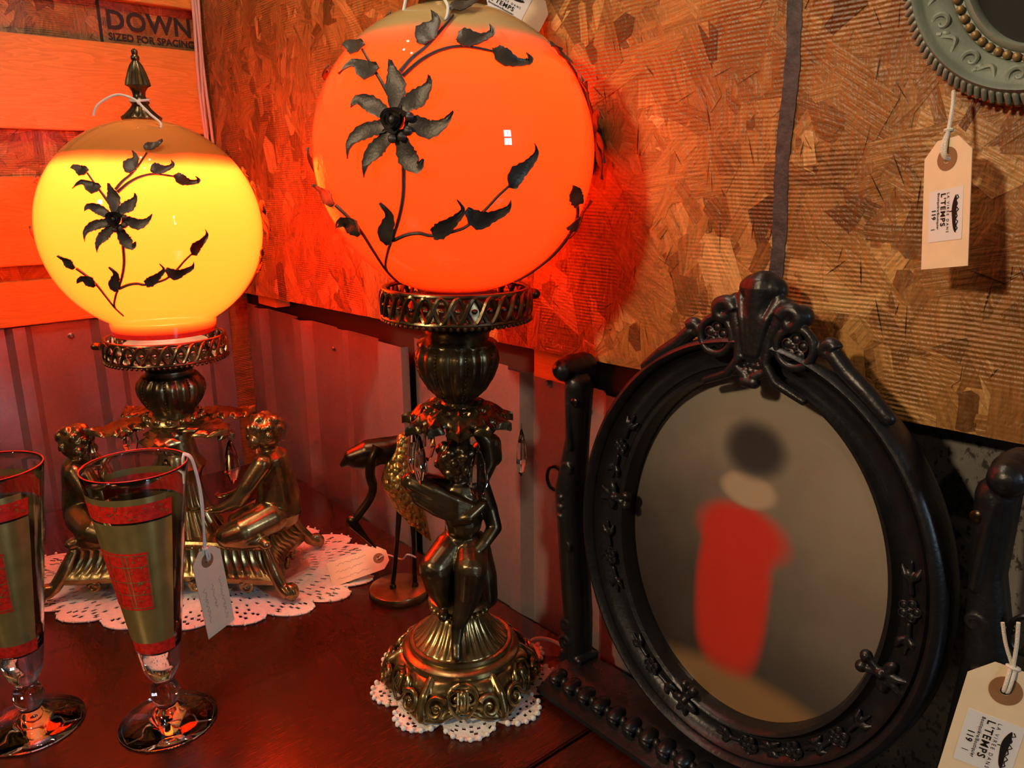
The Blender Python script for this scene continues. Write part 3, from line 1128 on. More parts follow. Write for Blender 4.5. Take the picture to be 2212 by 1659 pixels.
# the cherub: one continuous cast figure
mb = MB()
hd = V((-0.0035, -0.016, 0.245))
mb.ball(hd, (0.0170, 0.0175, 0.0190), 22, 16)
cherub_face(mb, hd, 0.0180, (0.12, -0.95, -0.25), (-0.1, -0.2, 1))
mb.cap((-0.001, -0.008, 0.230), 0.008, (0.001, -0.004, 0.218), 0.010)
mb.ball((0.002, -0.006, 0.203), (0.022, 0.016, 0.020))
mb.ball((0.004, -0.010, 0.180), (0.0185, 0.017, 0.020))
mb.ball((0.003, -0.007, 0.158), (0.020, 0.017, 0.016))
mb.chain([(0.020, -0.003, 0.214, 0.010), (0.029, -0.004, 0.190, 0.0085), (0.034, -0.010, 0.172, 0.0075), (0.024, -0.022, 0.162, 0.0058), (0.016, -0.026, 0.156, 0.005)])
hand(mb, (0.016, -0.026, 0.156), (-0.9, -0.2, -0.35), 0.0033, (0, -0.3, -1))
mb.chain([(0.018, 0.0, 0.216, 0.010), (0.029, 0.002, 0.236, 0.009), (0.027, 0.002, 0.256, 0.008), (0.016, 0.0, 0.272, 0.006)])       # raised arm
hand(mb, (0.016, 0.0, 0.272), (-0.4, -0.2, 0.9), 0.0032, (-1, 0, 0.2))
mb.chain([(-0.014, -0.006, 0.214, 0.011), (-0.031, -0.010, 0.220, 0.0105), (-0.046, -0.012, 0.223, 0.0095)])                        # draped arm
for i in range(5):                                                                                                                    # folds of the cloth
    t = i / 4
    mb.chain([(-0.046 + 0.006 * t, -0.017 - 0.003 * math.sin(t * 9), 0.228 - 0.020 * t, 0.0056), (-0.025 + 0.004 * t, -0.022, 0.218 - 0.021 * t, 0.0062),
              (-0.003, -0.023, 0.207 - 0.018 * t, 0.0056), (0.014, -0.019, 0.198 - 0.012 * t, 0.0040)])
mb.chain([(-0.008, -0.022, 0.186, 0.0058), (0.008, -0.025, 0.190, 0.0062), (0.022, -0.018, 0.200, 0.0052)])
mb.chain([(-0.008, -0.008, 0.152, 0.017), (-0.024, -0.026, 0.139, 0.0155), (-0.021, -0.020, 0.116, 0.0130), (-0.014, -0.018, 0.096, 0.0085)])
mb.chain([(0.010, -0.008, 0.152, 0.0175), (0.010, -0.031, 0.140, 0.0160), (0.007, -0.031, 0.112, 0.0130), (-0.003, -0.037, 0.082, 0.0068), (-0.005, -0.043, 0.066, 0.0052)])
mb.cap((-0.005, -0.043, 0.066), 0.0055, (-0.005, -0.050, 0.057), 0.0050)
mb.cap((-0.014, -0.018, 0.094), 0.0075, (-0.017, -0.030, 0.089), 0.0052)
mb.cap((0.002, 0.003, 0.205), 0.014, (0.0, 0.002, 0.095), 0.019)
mb.chain([(0.016, 0.002, 0.150, 0.014), (0.024, -0.004, 0.118, 0.013), (0.026, -0.004, 0.094, 0.012)])
mb.chain([(0.022, 0.010, 0.245, 0.010), (0.031, 0.008, 0.252, 0.011), (0.034, 0.008, 0.238, 0.009)])                                  # small wing
mb.cast('cherub_figure', M['brass_dark'], lamp1, 0.0010, 4)
# domed foot
MB().lathe([(0.012, 0.096), (0.027, 0.097), (0.031, 0.095), (0.032, 0.092), (0.030, 0.0895), (0.027, 0.0875), (0.026, 0.080), (0.012, 0.078)], 64).build('collar_ring', M['brass'], lamp1)
mb = MB()
for i in range(26):
    a = 2 * PI * i / 26
    mb.ball((0.0285 * math.cos(a), 0.0285 * math.sin(a), 0.0855), 0.0033, 8, 6)
mb.build('bead_ring', M['brass'], lamp1)


def gad(t, q, r, z):
    return 1 + 0.050 * math.sin(PI * min(1, max(0, (q - 0.12) / 0.76))) * (abs(math.sin(15 * t)) - 0.5)


MB().lathe([(0.020, 0.083), (0.026, 0.082), (0.029, 0.075), (0.034, 0.067), (0.040, 0.0595), (0.046, 0.054), (0.0505, 0.051), (0.052, 0.0495), (0.050, 0.040)], 240, gad).build('gadrooned_dome', M['brass'], lamp1, sharp=70).scale = (0.93, 0.93, 1)
MB().lathe([(0.047, 0.047), (0.0525, 0.050), (0.0555, 0.0495), (0.0565, 0.0465), (0.0555, 0.044), (0.060, 0.0435), (0.0635, 0.041), (0.0642, 0.037), (0.0615, 0.033), (0.050, 0.031)], 96).build('foot_moulding', M['brass'], lamp1).scale = (0.93, 0.93, 1)
mb = MB()
NL = 6


def lobe(t):
    return 1 + 0.055 * math.cos(NL * t)


outer = [(0.057, 0.036), (0.066, 0.034), (0.073, 0.027), (0.076, 0.016), (0.081, 0.008), (0.084, 0.003), (0.081, 0.0005), (0.074, 0.0005), (0.069, 0.012), (0.066, 0.024), (0.057, 0.029)]
rows = []
for r, z in smooth_path(outer + [outer[0]], 6):
    row = []
    for j in range(120):
        t = 2 * PI * j / 120
        arch = max(0, math.cos(NL * t + PI)) * 0.007 if z < 0.009 else 0
        row.append((r * lobe(t) * math.cos(t), r * lobe(t) * math.sin(t), z + arch))
    rows.append(row)
mb.grid(rows, True)
for i in range(NL):
    a = 2 * PI * i / NL
    er = V((math.cos(a), math.sin(a), 0))
    mb.chain([(er.x * r_, er.y * r_, z_, w_) for r_, z_, w_ in ((0.066, 0.035, 0.004), (0.080, 0.024, 0.0058), (0.0865, 0.010, 0.0062), (0.0885, 0.0050, 0.0046))], 20)
mb.cast('scrolled_foot', M['brass'], lamp1, 0.0011, 6).scale = (0.90, 0.90, 1)
mb = MB()
for i in range(NL):
    for sgn in (-1, 1):
        t = 2 * PI * i / NL
        for da, r, zc, r0, tn, w0_, w1_ in ((0.19, 0.0845, 0.0175, 0.0118, 1.35, 0.0030, 0.0019), (0.42, 0.0785, 0.0220, 0.0088, 1.2, 0.0024, 0.0016)):
            a = t + sgn * da
            er = V((math.cos(a), math.sin(a), 0))
            et = V((-math.sin(a), math.cos(a), 0)) * sgn
            eu = (V((0, 0, 1)) - er * 0.45).normalized()
            mb.spiral(er * r * lobe(a) + V((0, 0, zc)), et, eu, r0, 0.0020, 0.6, tn, w0_, w1_, 34, 9)
            mb.ball(er * (r * lobe(a) - 0.001) + V((0, 0, zc)), 0.0030, 10, 7)
    a = 2 * PI * i / NL + PI / NL
    er = V((math.cos(a), math.sin(a), 0))
    mb.ball(er * 0.0745 + V((0, 0, 0.021)), (0.0070, 0.0070, 0.0115), 14, 10)
    for q in (-1.5, -0.5, 0.5, 1.5):
        e2 = V((math.cos(a + q * 0.045), math.sin(a + q * 0.045), 0))
        mb.tube([e2 * 0.0765 + V((0, 0, 0.031)), e2 * 0.0815 + V((0, 0, 0.022)), e2 * 0.0790 + V((0, 0, 0.011))], [0.0010, 0.0015, 0.0009], 7)
    for q in (-1, 1):
        pts = smooth_path([(math.cos(a + q * d) * r, math.sin(a + q * d) * r, z) for d, r, z in ((0.05, 0.070, 0.036), (0.16, 0.0745, 0.033), (0.20, 0.0790, 0.024), (0.12, 0.0815, 0.012), (0.02, 0.0825, 0.006))], 5)
        mb.tube(pts, [0.0019] * len(pts), 8)
mb.build('foot_scrollwork', M['brass'], lamp1).scale = (0.90, 0.90, 1)
wire = MB()
pts = smooth_path([(0.070, 0.030, 0.012), (0.082, 0.044, 0.013), (0.098, 0.046, 0.010), (0.112, 0.040, 0.006), (0.120, 0.036, 0.0035)], 6)
wire.tube(pts, 0.0022, 8).build('power_cord', M['cord'], lamp1)

# ------------------------------------------------------------------ shorter lamp with seated cherubs
LR = 0.1228
L0 = V((-0.4257, 0.9458, 0.0062))
lamp2 = thing('table_lamp', 'shorter brass table lamp with bright yellow globe and seated cherubs', 'lamp', L0, 0.0)
lamp2.rotation_euler = (0, math.radians(0.6), 0)
M['globe_yellow'] = globe_material('amber_cased_glass', (1.0, 0.034, 0.0026), (0.40, 0.17, 0.040), (0.0110, 0.0022, 0.0003), 0.54, 0.69, LR)
g2 = glass_globe(lamp2, 0.4455, LR, M['globe_yellow'], 0.422, 0.060)
vine(g2, LR, 0.83, 0.015, 0.0, M['vine'])
bulb = lamp('bulb_light', 'POINT', (0, 0, 0.082), 29, (1.0, 0.95, 0.9), 0.028)
bulb.parent = g2
finial(lamp2, 0.5665, M['brass_dark'])
gallery(lamp2, 0.2935, 0.3165, 0.0685, M['brass_dark'], 15, PI + 0.30)
MB().lathe([(0.012, 0.262), (0.026, 0.266), (0.028, 0.270), (0.027, 0.275), (0.030, 0.279), (0.040, 0.284), (0.056, 0.2875), (0.066, 0.291), (0.068, 0.2935), (0.065, 0.295),
            (0.050, 0.292), (0.048, 0.310), (0.012, 0.310)], 64).build('fitter_cup', M['brass_dark'], lamp2)
melon_bowl(lamp2, [(0.026, 0.270), (0.033, 0.2685), (0.034, 0.2665), (0.0345, 0.2655), (0.0385, 0.260), (0.0395, 0.253), (0.0385, 0.245), (0.035, 0.236), (0.030, 0.2285), (0.0255, 0.2245),
                   (0.0245, 0.222)], M['brass_dark'], 16)
mb = MB()
for i in range(14):
    a = 2 * PI * i / 14
    mb.ball((0.033 * math.cos(a), 0.033 * math.sin(a), 0.2155), 0.0052, 10, 7)
mb.build('bead_ring', M['brass'], lamp2)
MB().lathe([(0.020, 0.224), (0.028, 0.221), (0.034, 0.216), (0.036, 0.210), (0.030, 0.205), (0.018, 0.20)], 48).build('skirt_hub', M['brass'], lamp2)
for a in (-0.55, -2.60, 0.55, 2.60):
    acanthus(lamp2, M['brass'], 0.072, 0.024, a, 0.028, 0.212, 0.012, 5, 0.006, 1.0)
for a in (-PI / 2, PI / 2, 0.0, PI):
    acanthus(lamp2, M['brass'], 0.046, 0.020, a, 0.028, 0.210, 0.026, 4, 0.0, 0.6)
for x, y, z in ((0.085, -0.050, 0.200), (-0.082, -0.050, 0.200), (0.083, 0.048, 0.2), (-0.083, 0.048, 0.2), (0.02, -0.074, 0.184)):
    prism(lamp2, (x, y, z), 0.056, 0.0115, math.atan2(y, x) + 1.5)
MB().lathe([(0.046, 0.050), (0.050, 0.056), (0.044, 0.066), (0.034, 0.085), (0.026, 0.105), (0.022, 0.125), (0.026, 0.140), (0.032, 0.150), (0.024, 0.162), (0.020, 0.185), (0.026, 0.200), (0.022, 0.206)],
           160, lambda t, q, r, z: 1 + (0.10 * (abs(math.sin(10 * t)) - 0.5) if z < 0.135 else 0)).build('pleated_stem', M['brass'], lamp2, sharp=60)


def seated(side):
    """cherub seated at one end of the base, reaching to the middle; side = +1 right, -1 left"""
    mb = MB()
    zm_ = (lambda z: z + 0.015) if side > 0 else (lambda z: z + 0.015 * (1 - min(1, max(0, (z - 0.06) / 0.12))))
    X = lambda x, y, z, r=None: (side * x, y + 0.012, zm_(z)) if r is None else (side * x, y + 0.012, zm_(z), r * (1.14 if r > 0.0075 else 1.0))
    hd = V(X(0.118, -0.028, 0.185))
    mb.ball(hd, (0.0205, 0.020, 0.0215), 18, 12)
    f = (-side * 0.85, -0.42, -0.12)
    cherub_face(mb, hd, 0.0215, f, (0.0, 0, 1))
    mb.cap(X(0.120, -0.025, 0.165), 0.0095, X(0.122, -0.022, 0.152), 0.011)
    mb.chain([X(0.122, -0.022, 0.143, 0.019), X(0.124, -0.018, 0.120, 0.0205), X(0.124, -0.016, 0.095, 0.024), X(0.122, -0.016, 0.076, 0.026)])
    for y0 in (-0.044, 0.0):
        mb.chain([X(0.116, y0 * 0.95 - 0.002, 0.148, 0.0105), X(0.098, y0 - 0.010, 0.122, 0.009), X(0.086, y0 - 0.012, 0.104, 0.0078)])
        mb.chain([X(0.086, y0 - 0.012, 0.104, 0.0078), X(0.066, y0 - 0.012, 0.094, 0.006), X(0.058, y0 - 0.011, 0.092, 0.005)])
        hand(mb, X(0.058, y0 - 0.011, 0.092), (-side, 0, -0.15), 0.0034, (0, 0, 1))
        mb.chain([X(0.118, y0 * 0.8, 0.074, 0.0195), X(0.092, y0 - 0.018, 0.067, 0.0165), X(0.074, y0 - 0.022, 0.062, 0.0135)])
        mb.chain([X(0.074, y0 - 0.022, 0.062, 0.0135), X(0.092, y0 - 0.020, 0.055, 0.0105), X(0.112, y0 - 0.016, 0.052, 0.008), X(0.120, y0 - 0.024, 0.051, 0.007)])
    mb.cast('cherub_figure', M['brass'], lamp2, 0.0012, 6)


seated(1)
seated(-1)
MB().cap((0.052, -0.040, 0.108), 0.0026, (0.028, -0.038, 0.104), 0.0030).build('flute', M['brass'], lamp2)
# plinth: shaped slab with fluted sides and scroll feet


def rect(hx, hy, n, flute=0.0, k=0):
    pts = []
    for sx, sy, ex, ey in ((-1, -1, 1, -1), (1, -1, 1, 1), (1, 1, -1, 1), (-1, 1, -1, -1)):
        for i in range(n):
            t = i / n
            x, y = (sx + (ex - sx) * t) * hx, (sy + (ey - sy) * t) * hy
            dip = 0.010 * math.sin(PI * t) ** 2 + (flute * abs(math.sin(t * PI * (22 if sy == ey else 12))))
            if sy == ey:
                y -= sy * dip
            else:
                x -= sx * dip
            pts.append((x, y, k))
    return pts


mb = MB()
rows = [rect(hx, hy, 132, fl_, z) for hx, hy, fl_, z in ((0.112, 0.050, 0, 0.0655), (0.120, 0.055, 0, 0.065), (0.1225, 0.057, 0, 0.062), (0.121, 0.056, 0, 0.0585), (0.120, 0.055, 0.0024, 0.056),
                                                        (0.122, 0.057, 0.0034, 0.046), (0.129, 0.062, 0.0034, 0.034), (0.134, 0.066, 0.0, 0.029), (0.138, 0.069, 0, 0.024), (0.136, 0.067, 0, 0.017), (0.130, 0.063, 0, 0.014))]
mb.grid(rows, True, True)
mb.build('fluted_plinth', M['brass'], lamp2, sharp=35)
mb = MB()
for sx in (-1, 1):
    for sy in (-1, 1):
        c = V((sx * 0.139, sy * 0.066, 0.010))
        d = V((sx * 0.9, sy * 0.45, 0)).normalized()
        n = V((-d.y, d.x, 0))
        mb.chain([(sx * 0.119, sy * 0.053, 0.056, 0.006), (sx * 0.126, sy * 0.059, 0.040, 0.0075), (sx * 0.132, sy * 0.063, 0.027, 0.0078), (sx * 0.140, sy * 0.068, 0.014, 0.0075), (sx * 0.147, sy * 0.072, 0.0085, 0.0075)])
        mb.spiral(c + d * 0.010, d, V((0, 0, 1)), 0.0095, 0.002, -1.2, 1.4, 0.0042, 0.0028, 24, 8)
        mb.spiral(c + d * 0.010 + n * 0.006, d, V((0, 0, 1)), 0.0095, 0.002, -1.2, 1.4, 0.0032, 0.0022, 24, 8)
for sy in (-1, 1):
    for i in range(-3, 4):
        if i == 0:
            mb.ball((0, sy * 0.060, 0.014), (0.016, 0.006, 0.008))
            continue
        s = 1 if i > 0 else -1
        mb.spiral((i * 0.032, sy * (0.060 + 0.0012 * abs(i)), 0.014), (s, 0, 0), (0, 0, 1), 0.0085, 0.0015, 2.6, 1.2, 0.0032, 0.0022, 18, 7)
for sx in (-1, 1):
    for i in (-1, 0, 1):
        mb.spiral((sx * 0.128, i * 0.026, 0.014), (0, 1, 0), (0, 0, 1), 0.0085, 0.0015, 2.6, 1.2, 0.0032, 0.0022, 18, 7)
mb.cast('scroll_feet', M['brass'], lamp2, 0.0013, 2)


# ------------------------------------------------------------------ picture-plane helper used to place the loose things on real planes
def at(u, v, p0, nrm):
    """point on the plane (p0, nrm) seen at photo position u, v"""
    d = _F + _X * ((u - 1106) / FPX) + _D * ((v - 829.5) / FPX)
    return CAM + d * ((V(p0) - CAM).dot(V(nrm)) / d.dot(V(nrm)))


UP = V((0, 0, 1))

# ------------------------------------------------------------------ doilies
def doily(name, label, c, rx, ry, lobes, depth, holes, picot, rotz=0.0, seed=1, sag=0.0):
    rnd = random.Random(seed)
    nt_, nr = lobes * 16, 20
    mb = MB()
    rows = []
    for i in range(nr + 1):
        f = 0.30 + 0.70 * i / nr
        row = []
        for j in range(nt_):
            t = 2 * PI * j / nt_
            sc = 1 - depth * (1 - abs(math.sin(lobes * t / 2)) ** 0.7) * (i / nr) ** 2 + 0.008 * math.sin(5 * t + seed)
            z = 0.0011 + 0.0006 * math.sin(7 * t + 3 * f) * f
            row.append((rx * f * sc * math.cos(t), ry * f * sc * math.sin(t), z))
        rows.append(row)
    V0 = [p for r in rows for p in r]
    fs = []
    for i in range(nr):
        for j in range(nt_):
            k = (j + 1) % nt_
            q = j % 16
            hole = holes and ((i in (9, 12) and j % 4 == 1) or (i in (14, 16) and q in (4, 8, 12)) or (i == 15 and q in (6, 10)) or (i == 17 and q in (3, 7, 9, 13)) or (i in (6,) and j % 3 == 0))
            if hole and rnd.random() < 0.9:
                continue
            fs.append((i * nt_ + j, i * nt_ + k, (i + 1) * nt_ + k, (i + 1) * nt_ + j))
    b = len(V0)
    low = [(x, y, z - 0.0010) for x, y, z in V0]
    fs2 = [tuple(i + b for i in q) for q in fs]
    mb.add(V0 + low, fs + fs2)
    mb.add([(rx * 0.31 * math.cos(2 * PI * j / 40), ry * 0.31 * math.sin(2 * PI * j / 40), 0.0010) for j in range(40)], [tuple(range(40))])
    root = thing(name, label, 'doily', c, rotz)
    mb.build('crochet_cloth', M['doily'], root, smooth=False)
    pm = MB()
    last = rows[-1]
    step = 2 if picot else 3
    for j in range(0, nt_, step):
        x, y, z = last[j]
        pm.ball((x, y, max(0.0019, z)), (picot or 0.0018) * rnd.uniform(0.85, 1.1), 7, 5)
    pm.build('picot_edge', M['doily'], root)
    return root


doily('crochet_doily', 'small scalloped white doily under the tall lamp', (-0.0515, 0.7190, 0.0004), 0.0965, 0.0965, 9, 0.22, True, 0.0028, 0.28, 3)
doily('crochet_doily', 'wide white lace doily under the shorter lamp', (-0.418, 0.962, 0.0004), 0.240, 0.150, 20, 0.11, True, None, -0.05, 6)


# ------------------------------------------------------------------ pilsner glasses
def arc(mb, rz, a0, a1, n=24):
    """printed patch on the glass: rz list of (r, z)"""
    rows = []
    for r, z in rz:
        rows.append([(r * math.sin(a0 + (a1 - a0) * i / n), -r * math.cos(a0 + (a1 - a0) * i / n), z) for i in range(n + 1)])
    return mb.grid(rows)


def g_r(z):
    pts = [(0.060, 0.016), (0.075, 0.0185), (0.10, 0.0222), (0.155, 0.0300), (0.21, 0.0375), (0.262, 0.0443)]
    for (za, ra), (zc, rc) in zip(pts[:-1], pts[1:]):
        if z <= zc:
            return ra + (rc - ra) * (z - za) / (zc - za)
    return pts[-1][1]


def pilsner(label, loc, rotz):
    root = thing('pilsner_glass', label, 'glass', loc, rotz, 'red and gold pilsner glasses')
    out = [(0.0005, 0.0002), (0.043, 0.0002), (0.0446, 0.0012), (0.0440, 0.0026), (0.032, 0.0048), (0.020, 0.0078), (0.0115, 0.0125), (0.0088, 0.0185), (0.0092, 0.0215), (0.0115, 0.0255),
           (0.0135, 0.0325), (0.0118, 0.0400), (0.0088, 0.0445), (0.0096, 0.0485), (0.0135, 0.0545)]
    out += [(g_r(z), z) for z in (0.060, 0.067, 0.075, 0.09, 0.11, 0.14, 0.17, 0.20, 0.23, 0.255)]
    out += [(0.0443, 0.2610), (0.0440, 0.2625), (0.0432, 0.2625), (0.0428, 0.2610)]
    out += [(g_r(z) - 0.0016, z) for z in (0.255, 0.23, 0.20, 0.17, 0.14, 0.11, 0.095)]
    out += [(0.0175, 0.088), (0.0120, 0.0815), (0.0005, 0.079)]
    MB().lathe(out, 72, close=False).build('bowl', M['glass'], root, sharp=None)
    for base in (0.0, PI + 0.15):
        A = lambda d: base + math.radians(d)
        for z0, z1, m_, a0, a1, k in ((0.098, 0.222, 'print_gold', -95, 38, 0.0002), (0.240, 0.246, 'print_gold', -95, 30, 0.0002), (0.224, 0.240, 'print_red', -95, 38, 0.0003),
                                      (0.086, 0.098, 'print_red', -70, 42, 0.0003), (0.135, 0.194, 'print_red', -92, 2, 0.0005)):
            zs = [z0 + (z1 - z0) * i / 6 for i in range(7)]
            arc(MB(), [(g_r(z) + k, z) for z in zs], A(a0), A(a1)).build('gold_print' if m_ == 'print_gold' else 'red_print', M[m_], root, sharp=None)
        mb = MB()                                   # gilt lattice on the red panel
        for a in (-86, -60, -34, -28, 0):
            arc(mb, [(g_r(z) + 0.0007, z) for z in (0.137, 0.165, 0.192)], A(a), A(a + 1.6), 2)
        for z in (0.137, 0.151, 0.164, 0.1795, 0.191):
            arc(mb, [(g_r(z) + 0.0007, z), (g_r(z + 0.0008) + 0.0007, z + 0.0008)], A(-88), A(1), 20)
        rnd = random.Random(2)
        for q in range(40):
            a, z = rnd.uniform(-92, 34), rnd.uniform(0.226, 0.2385)
            arc(mb, [(g_r(z) + 0.0007, z), (g_r(z + 0.0012) + 0.0007, z + rnd.uniform(0.0006, 0.0016))], A(a), A(a + rnd.uniform(1, 3)), 2)
        for q in range(26):
            a, z = rnd.uniform(-25, -3), rnd.uniform(0.139, 0.189)
            arc(mb, [(g_r(z) + 0.0007, z), (g_r(z + 0.0012) + 0.0007, z + rnd.uniform(0.0008, 0.002))], A(a), A(a + rnd.uniform(1, 4)), 2)
        mb.build('gilt_lattice', M['print_gold'], root, sharp=None)['kind'] = 'stuff'
    MB().tube([(0.0437 * math.cos(2 * PI * i / 64), 0.0437 * math.sin(2 * PI * i / 64), 0.2628) for i in range(64)], 0.00055, 6, True).build('red_rim', M['print_red'], root)  # red reflection along the rim, put in as a thin coloured ring
    return root


G1 = V((-0.3344, 0.6557, 0.0))
G0 = V((-0.4625, 0.6515, 0.0))
pilsner('red and gold pilsner glass with a price tag hanging from its rim', G1, 0.471)
pilsner('red and gold pilsner glass without a tag, cut off at the edge', G0, 0.617)


# ------------------------------------------------------------------ price tags
def price_tag(label, mtx, L, W, strings, sticker=False, notes=0):
    """card with clipped corners, reinforced hole and cotton string; origin at the hole, +y to the tied end"""
    root = thing('price_tag', label, 'price tag', mat=mtx)
    w, top, cl = W / 2, W * 0.36, W * 0.28
    hole = [(0.0028 * math.cos(2 * PI * i / 18), 0.0028 * math.sin(2 * PI * i / 18)) for i in range(18)]
    outl = [(-w, top - cl), (-w + cl, top), (w - cl, top), (w, top - cl), (w, top - L), (-w, top - L)]
    outline_obj('card', [outl, hole[::-1]], M['manila'], root, 0.0005)
    ring = [(W * 0.21 * math.cos(2 * PI * i / 32), W * 0.21 * math.sin(2 * PI * i / 32)) for i in range(32)]
    for zz in (0.0004, -0.0004):
        outline_obj('hole_reinforcement', [ring, hole[::-1]], M['eyelet'], root, 0.0002, Matrix.Translation((0, 0, zz)))
    inv = mtx.inverted()
    for pts in strings:
        mb = MB()
        mb.tube([inv @ V(p) for p in smooth_path([tuple(q) for q in pts], 6)], 0.00115, 7)
        mb.build('string', M['string'], root)
    if sticker:
        sy = top - L * 0.59
        st = outline_obj('sticker', [[(-w * 0.72, sy - L * 0.20), (w * 0.72, sy - L * 0.20), (w * 0.72, sy + L * 0.20), (-w * 0.72, sy + L * 0.20)]], M['sticker'], root, 0.0002, Matrix.Translation((0, 0, 0.0004)))
        k = L * 0.40

        def T(x, y):
            return Matrix.Translation((x * w * 1.32, sy + y * k, 0.0008)) @ Matrix.Rotation(-PI / 2, 4, 'Z')
        q = w * 1.32 / 0.70
        text_obj('LA VIRÉE DANS', q * 0.075, M['ink'], root, T(0.055, 0.43), space=1.55)
        text_obj("L'TEMPS", q * 0.150, M['ink'], root, T(-0.140, 0.43), bold=q * 0.003, space=1.22)
        text_obj('Boutiquière/Boutiquier', q * 0.066, M['ink'], root, T(-0.255, 0.45), bold=q * 0.001, space=1.12)
        text_obj('119', q * 0.125, M['ink'], root, T(-0.43, 0.14), bold=q * 0.003, space=1.1)
        text_obj('I', q * 0.135, M['ink'], root, T(-0.45, -0.24), bold=-q * 0.001)
        # emblem: a bulging brush stroke with loose handwritten loops along it
        mb = MB()
        rows = []
        for i in range(15):
            t = i / 14
            yy = 0.36 - 0.72 * t
            hw = 0.010 + (0.062 + 0.012 * math.sin(7 * t)) * math.sin(PI * t) ** 0.6
            xc = 0.285 + 0.05 * (2 * t - 1) ** 2
            rows.append([(w * 1.32 * (xc - hw), sy + k * yy, 0.0007), (w * 1.32 * (xc + hw), sy + k * yy, 0.0007)])
        mb.grid(rows)
        pp = [(w * 1.32 * (0.375 + (0.030 + 0.022 * math.sin(i * 0.9)) * math.sin(i * 1.55)), sy + k * (0.34 - 0.70 * i / 24 + 0.014 * math.cos(i * 2.3)), 0.0007) for i in range(25)]
        mb.tube(pp, 0.00032, 5)
        mb.tube([(w * 1.32 * 0.23, sy + k * 0.06, 0.0007), (w * 1.32 * 0.15, sy + k * 0.05, 0.0007)], 0.0003, 5)
        mb.build('emblem', M['ink'], root, smooth=False)
    rnd = random.Random(int(L * 1e5) + notes)
    for q in range(notes):                       # handwriting too faint to read
        x0 = w * (0.55 - 1.15 * q / max(1, notes - 1)) if notes > 1 else 0
        y0, y1 = top - L * rnd.uniform(0.32, 0.45), top - L * rnd.uniform(0.72, 0.93)
        n = int((y0 - y1) / 0.0011)
        pts = [(x0 + rnd.uniform(-0.0017, 0.0017) * (1 if i % 2 else -1), y0 - (y0 - y1) * i / n + rnd.uniform(-0.0006, 0.0006), 0.0004) for i in range(n + 1)]
        MB().tube(smooth_path(pts, 2), 0.00013, 4).build('pencil_note', M['pencil'], root)
    return root


def tag_axes(normal, ydir):
    z = V(normal).normalized()
    y = V(ydir)
    y = (y - z * y.dot(z)).normalized()
    return y.cross(z), y, z


# tag hanging from the grey-green frame
nz = V((math.cos(math.radians(-161)), math.sin(math.radians(-161)), 0.06))
h = at(2047, 343, RW(0, 0, 0.044), RN)
a = at(2060, 196, RW(0, 0, 0.034), RN)
x, y, z = tag_axes(nz, (0.0, 0.0, 1))
y2 = (y - x * 0.17).normalized()
x2, y2, z = tag_axes(z, y2)
kn = h + y2 * 0.0165
price_tag('price tag with white shop sticker hanging from grey-green oval frame', frame_matrix(h, x2, y2, z), 0.0760, 0.0330,
          [[a, a.lerp(kn, 0.4) + V((0.0006, 0, 0)), kn, kn + V((0, 0, -0.003))], [kn + z * 0.0012 + x2 * 0.0008, h + z * 0.002 + y2 * 0.006, h + z * 0.0012 + y2 * 0.0016, h - z * 0.002],
           [kn - z * 0.001 - x2 * 0.0012, h + z * 0.0022 + y2 * 0.007 - x2 * 0.002, h + z * 0.0012 + y2 * 0.0010 - x2 * 0.0012, h - z * 0.002], [kn - x2 * 0.0022, kn + z * 0.0018, kn + x2 * 0.0022, kn - z * 0.0018, kn - x2 * 0.0022]], True)

# tag hanging from the swing stand's right key
PS = S0 + RN * 0.034
h = at(2172, 1492, PS, RN)
a1, a2 = at(2166, 1345, PS, RN), at(2200, 1345, PS, RN)
x, y, z = tag_axes(RN + V((0.25, -0.3, 0.15)), (0.012, 0.0, 1))
y = (y + x * 0.12).normalized()
x, y, z = tag_axes(z, y)
kn = h + y * 0.0155
price_tag('price tag with white shop sticker at the lower right corner', frame_matrix(h, x, y, z), 0.0860, 0.0420,
          [[a1, a1.lerp(kn, 0.5) + x * -0.001, kn], [a2, a2.lerp(kn, 0.5) + x * 0.0005, kn], [kn + z * 0.001 + x * 0.0012, h + z * 0.0022 + y * 0.006 + x * 0.0012, h + z * 0.001 + x * 0.001, h - z * 0.002],
           [kn + z * 0.001 - x * 0.0012, h + z * 0.0022 + y * 0.006 - x * 0.0012, h + z * 0.001 - x * 0.001, h - z * 0.002], [kn - x * 0.0032, kn + z * 0.002, kn + x * 0.0032, kn - z * 0.002, kn - x * 0.0032]], True)

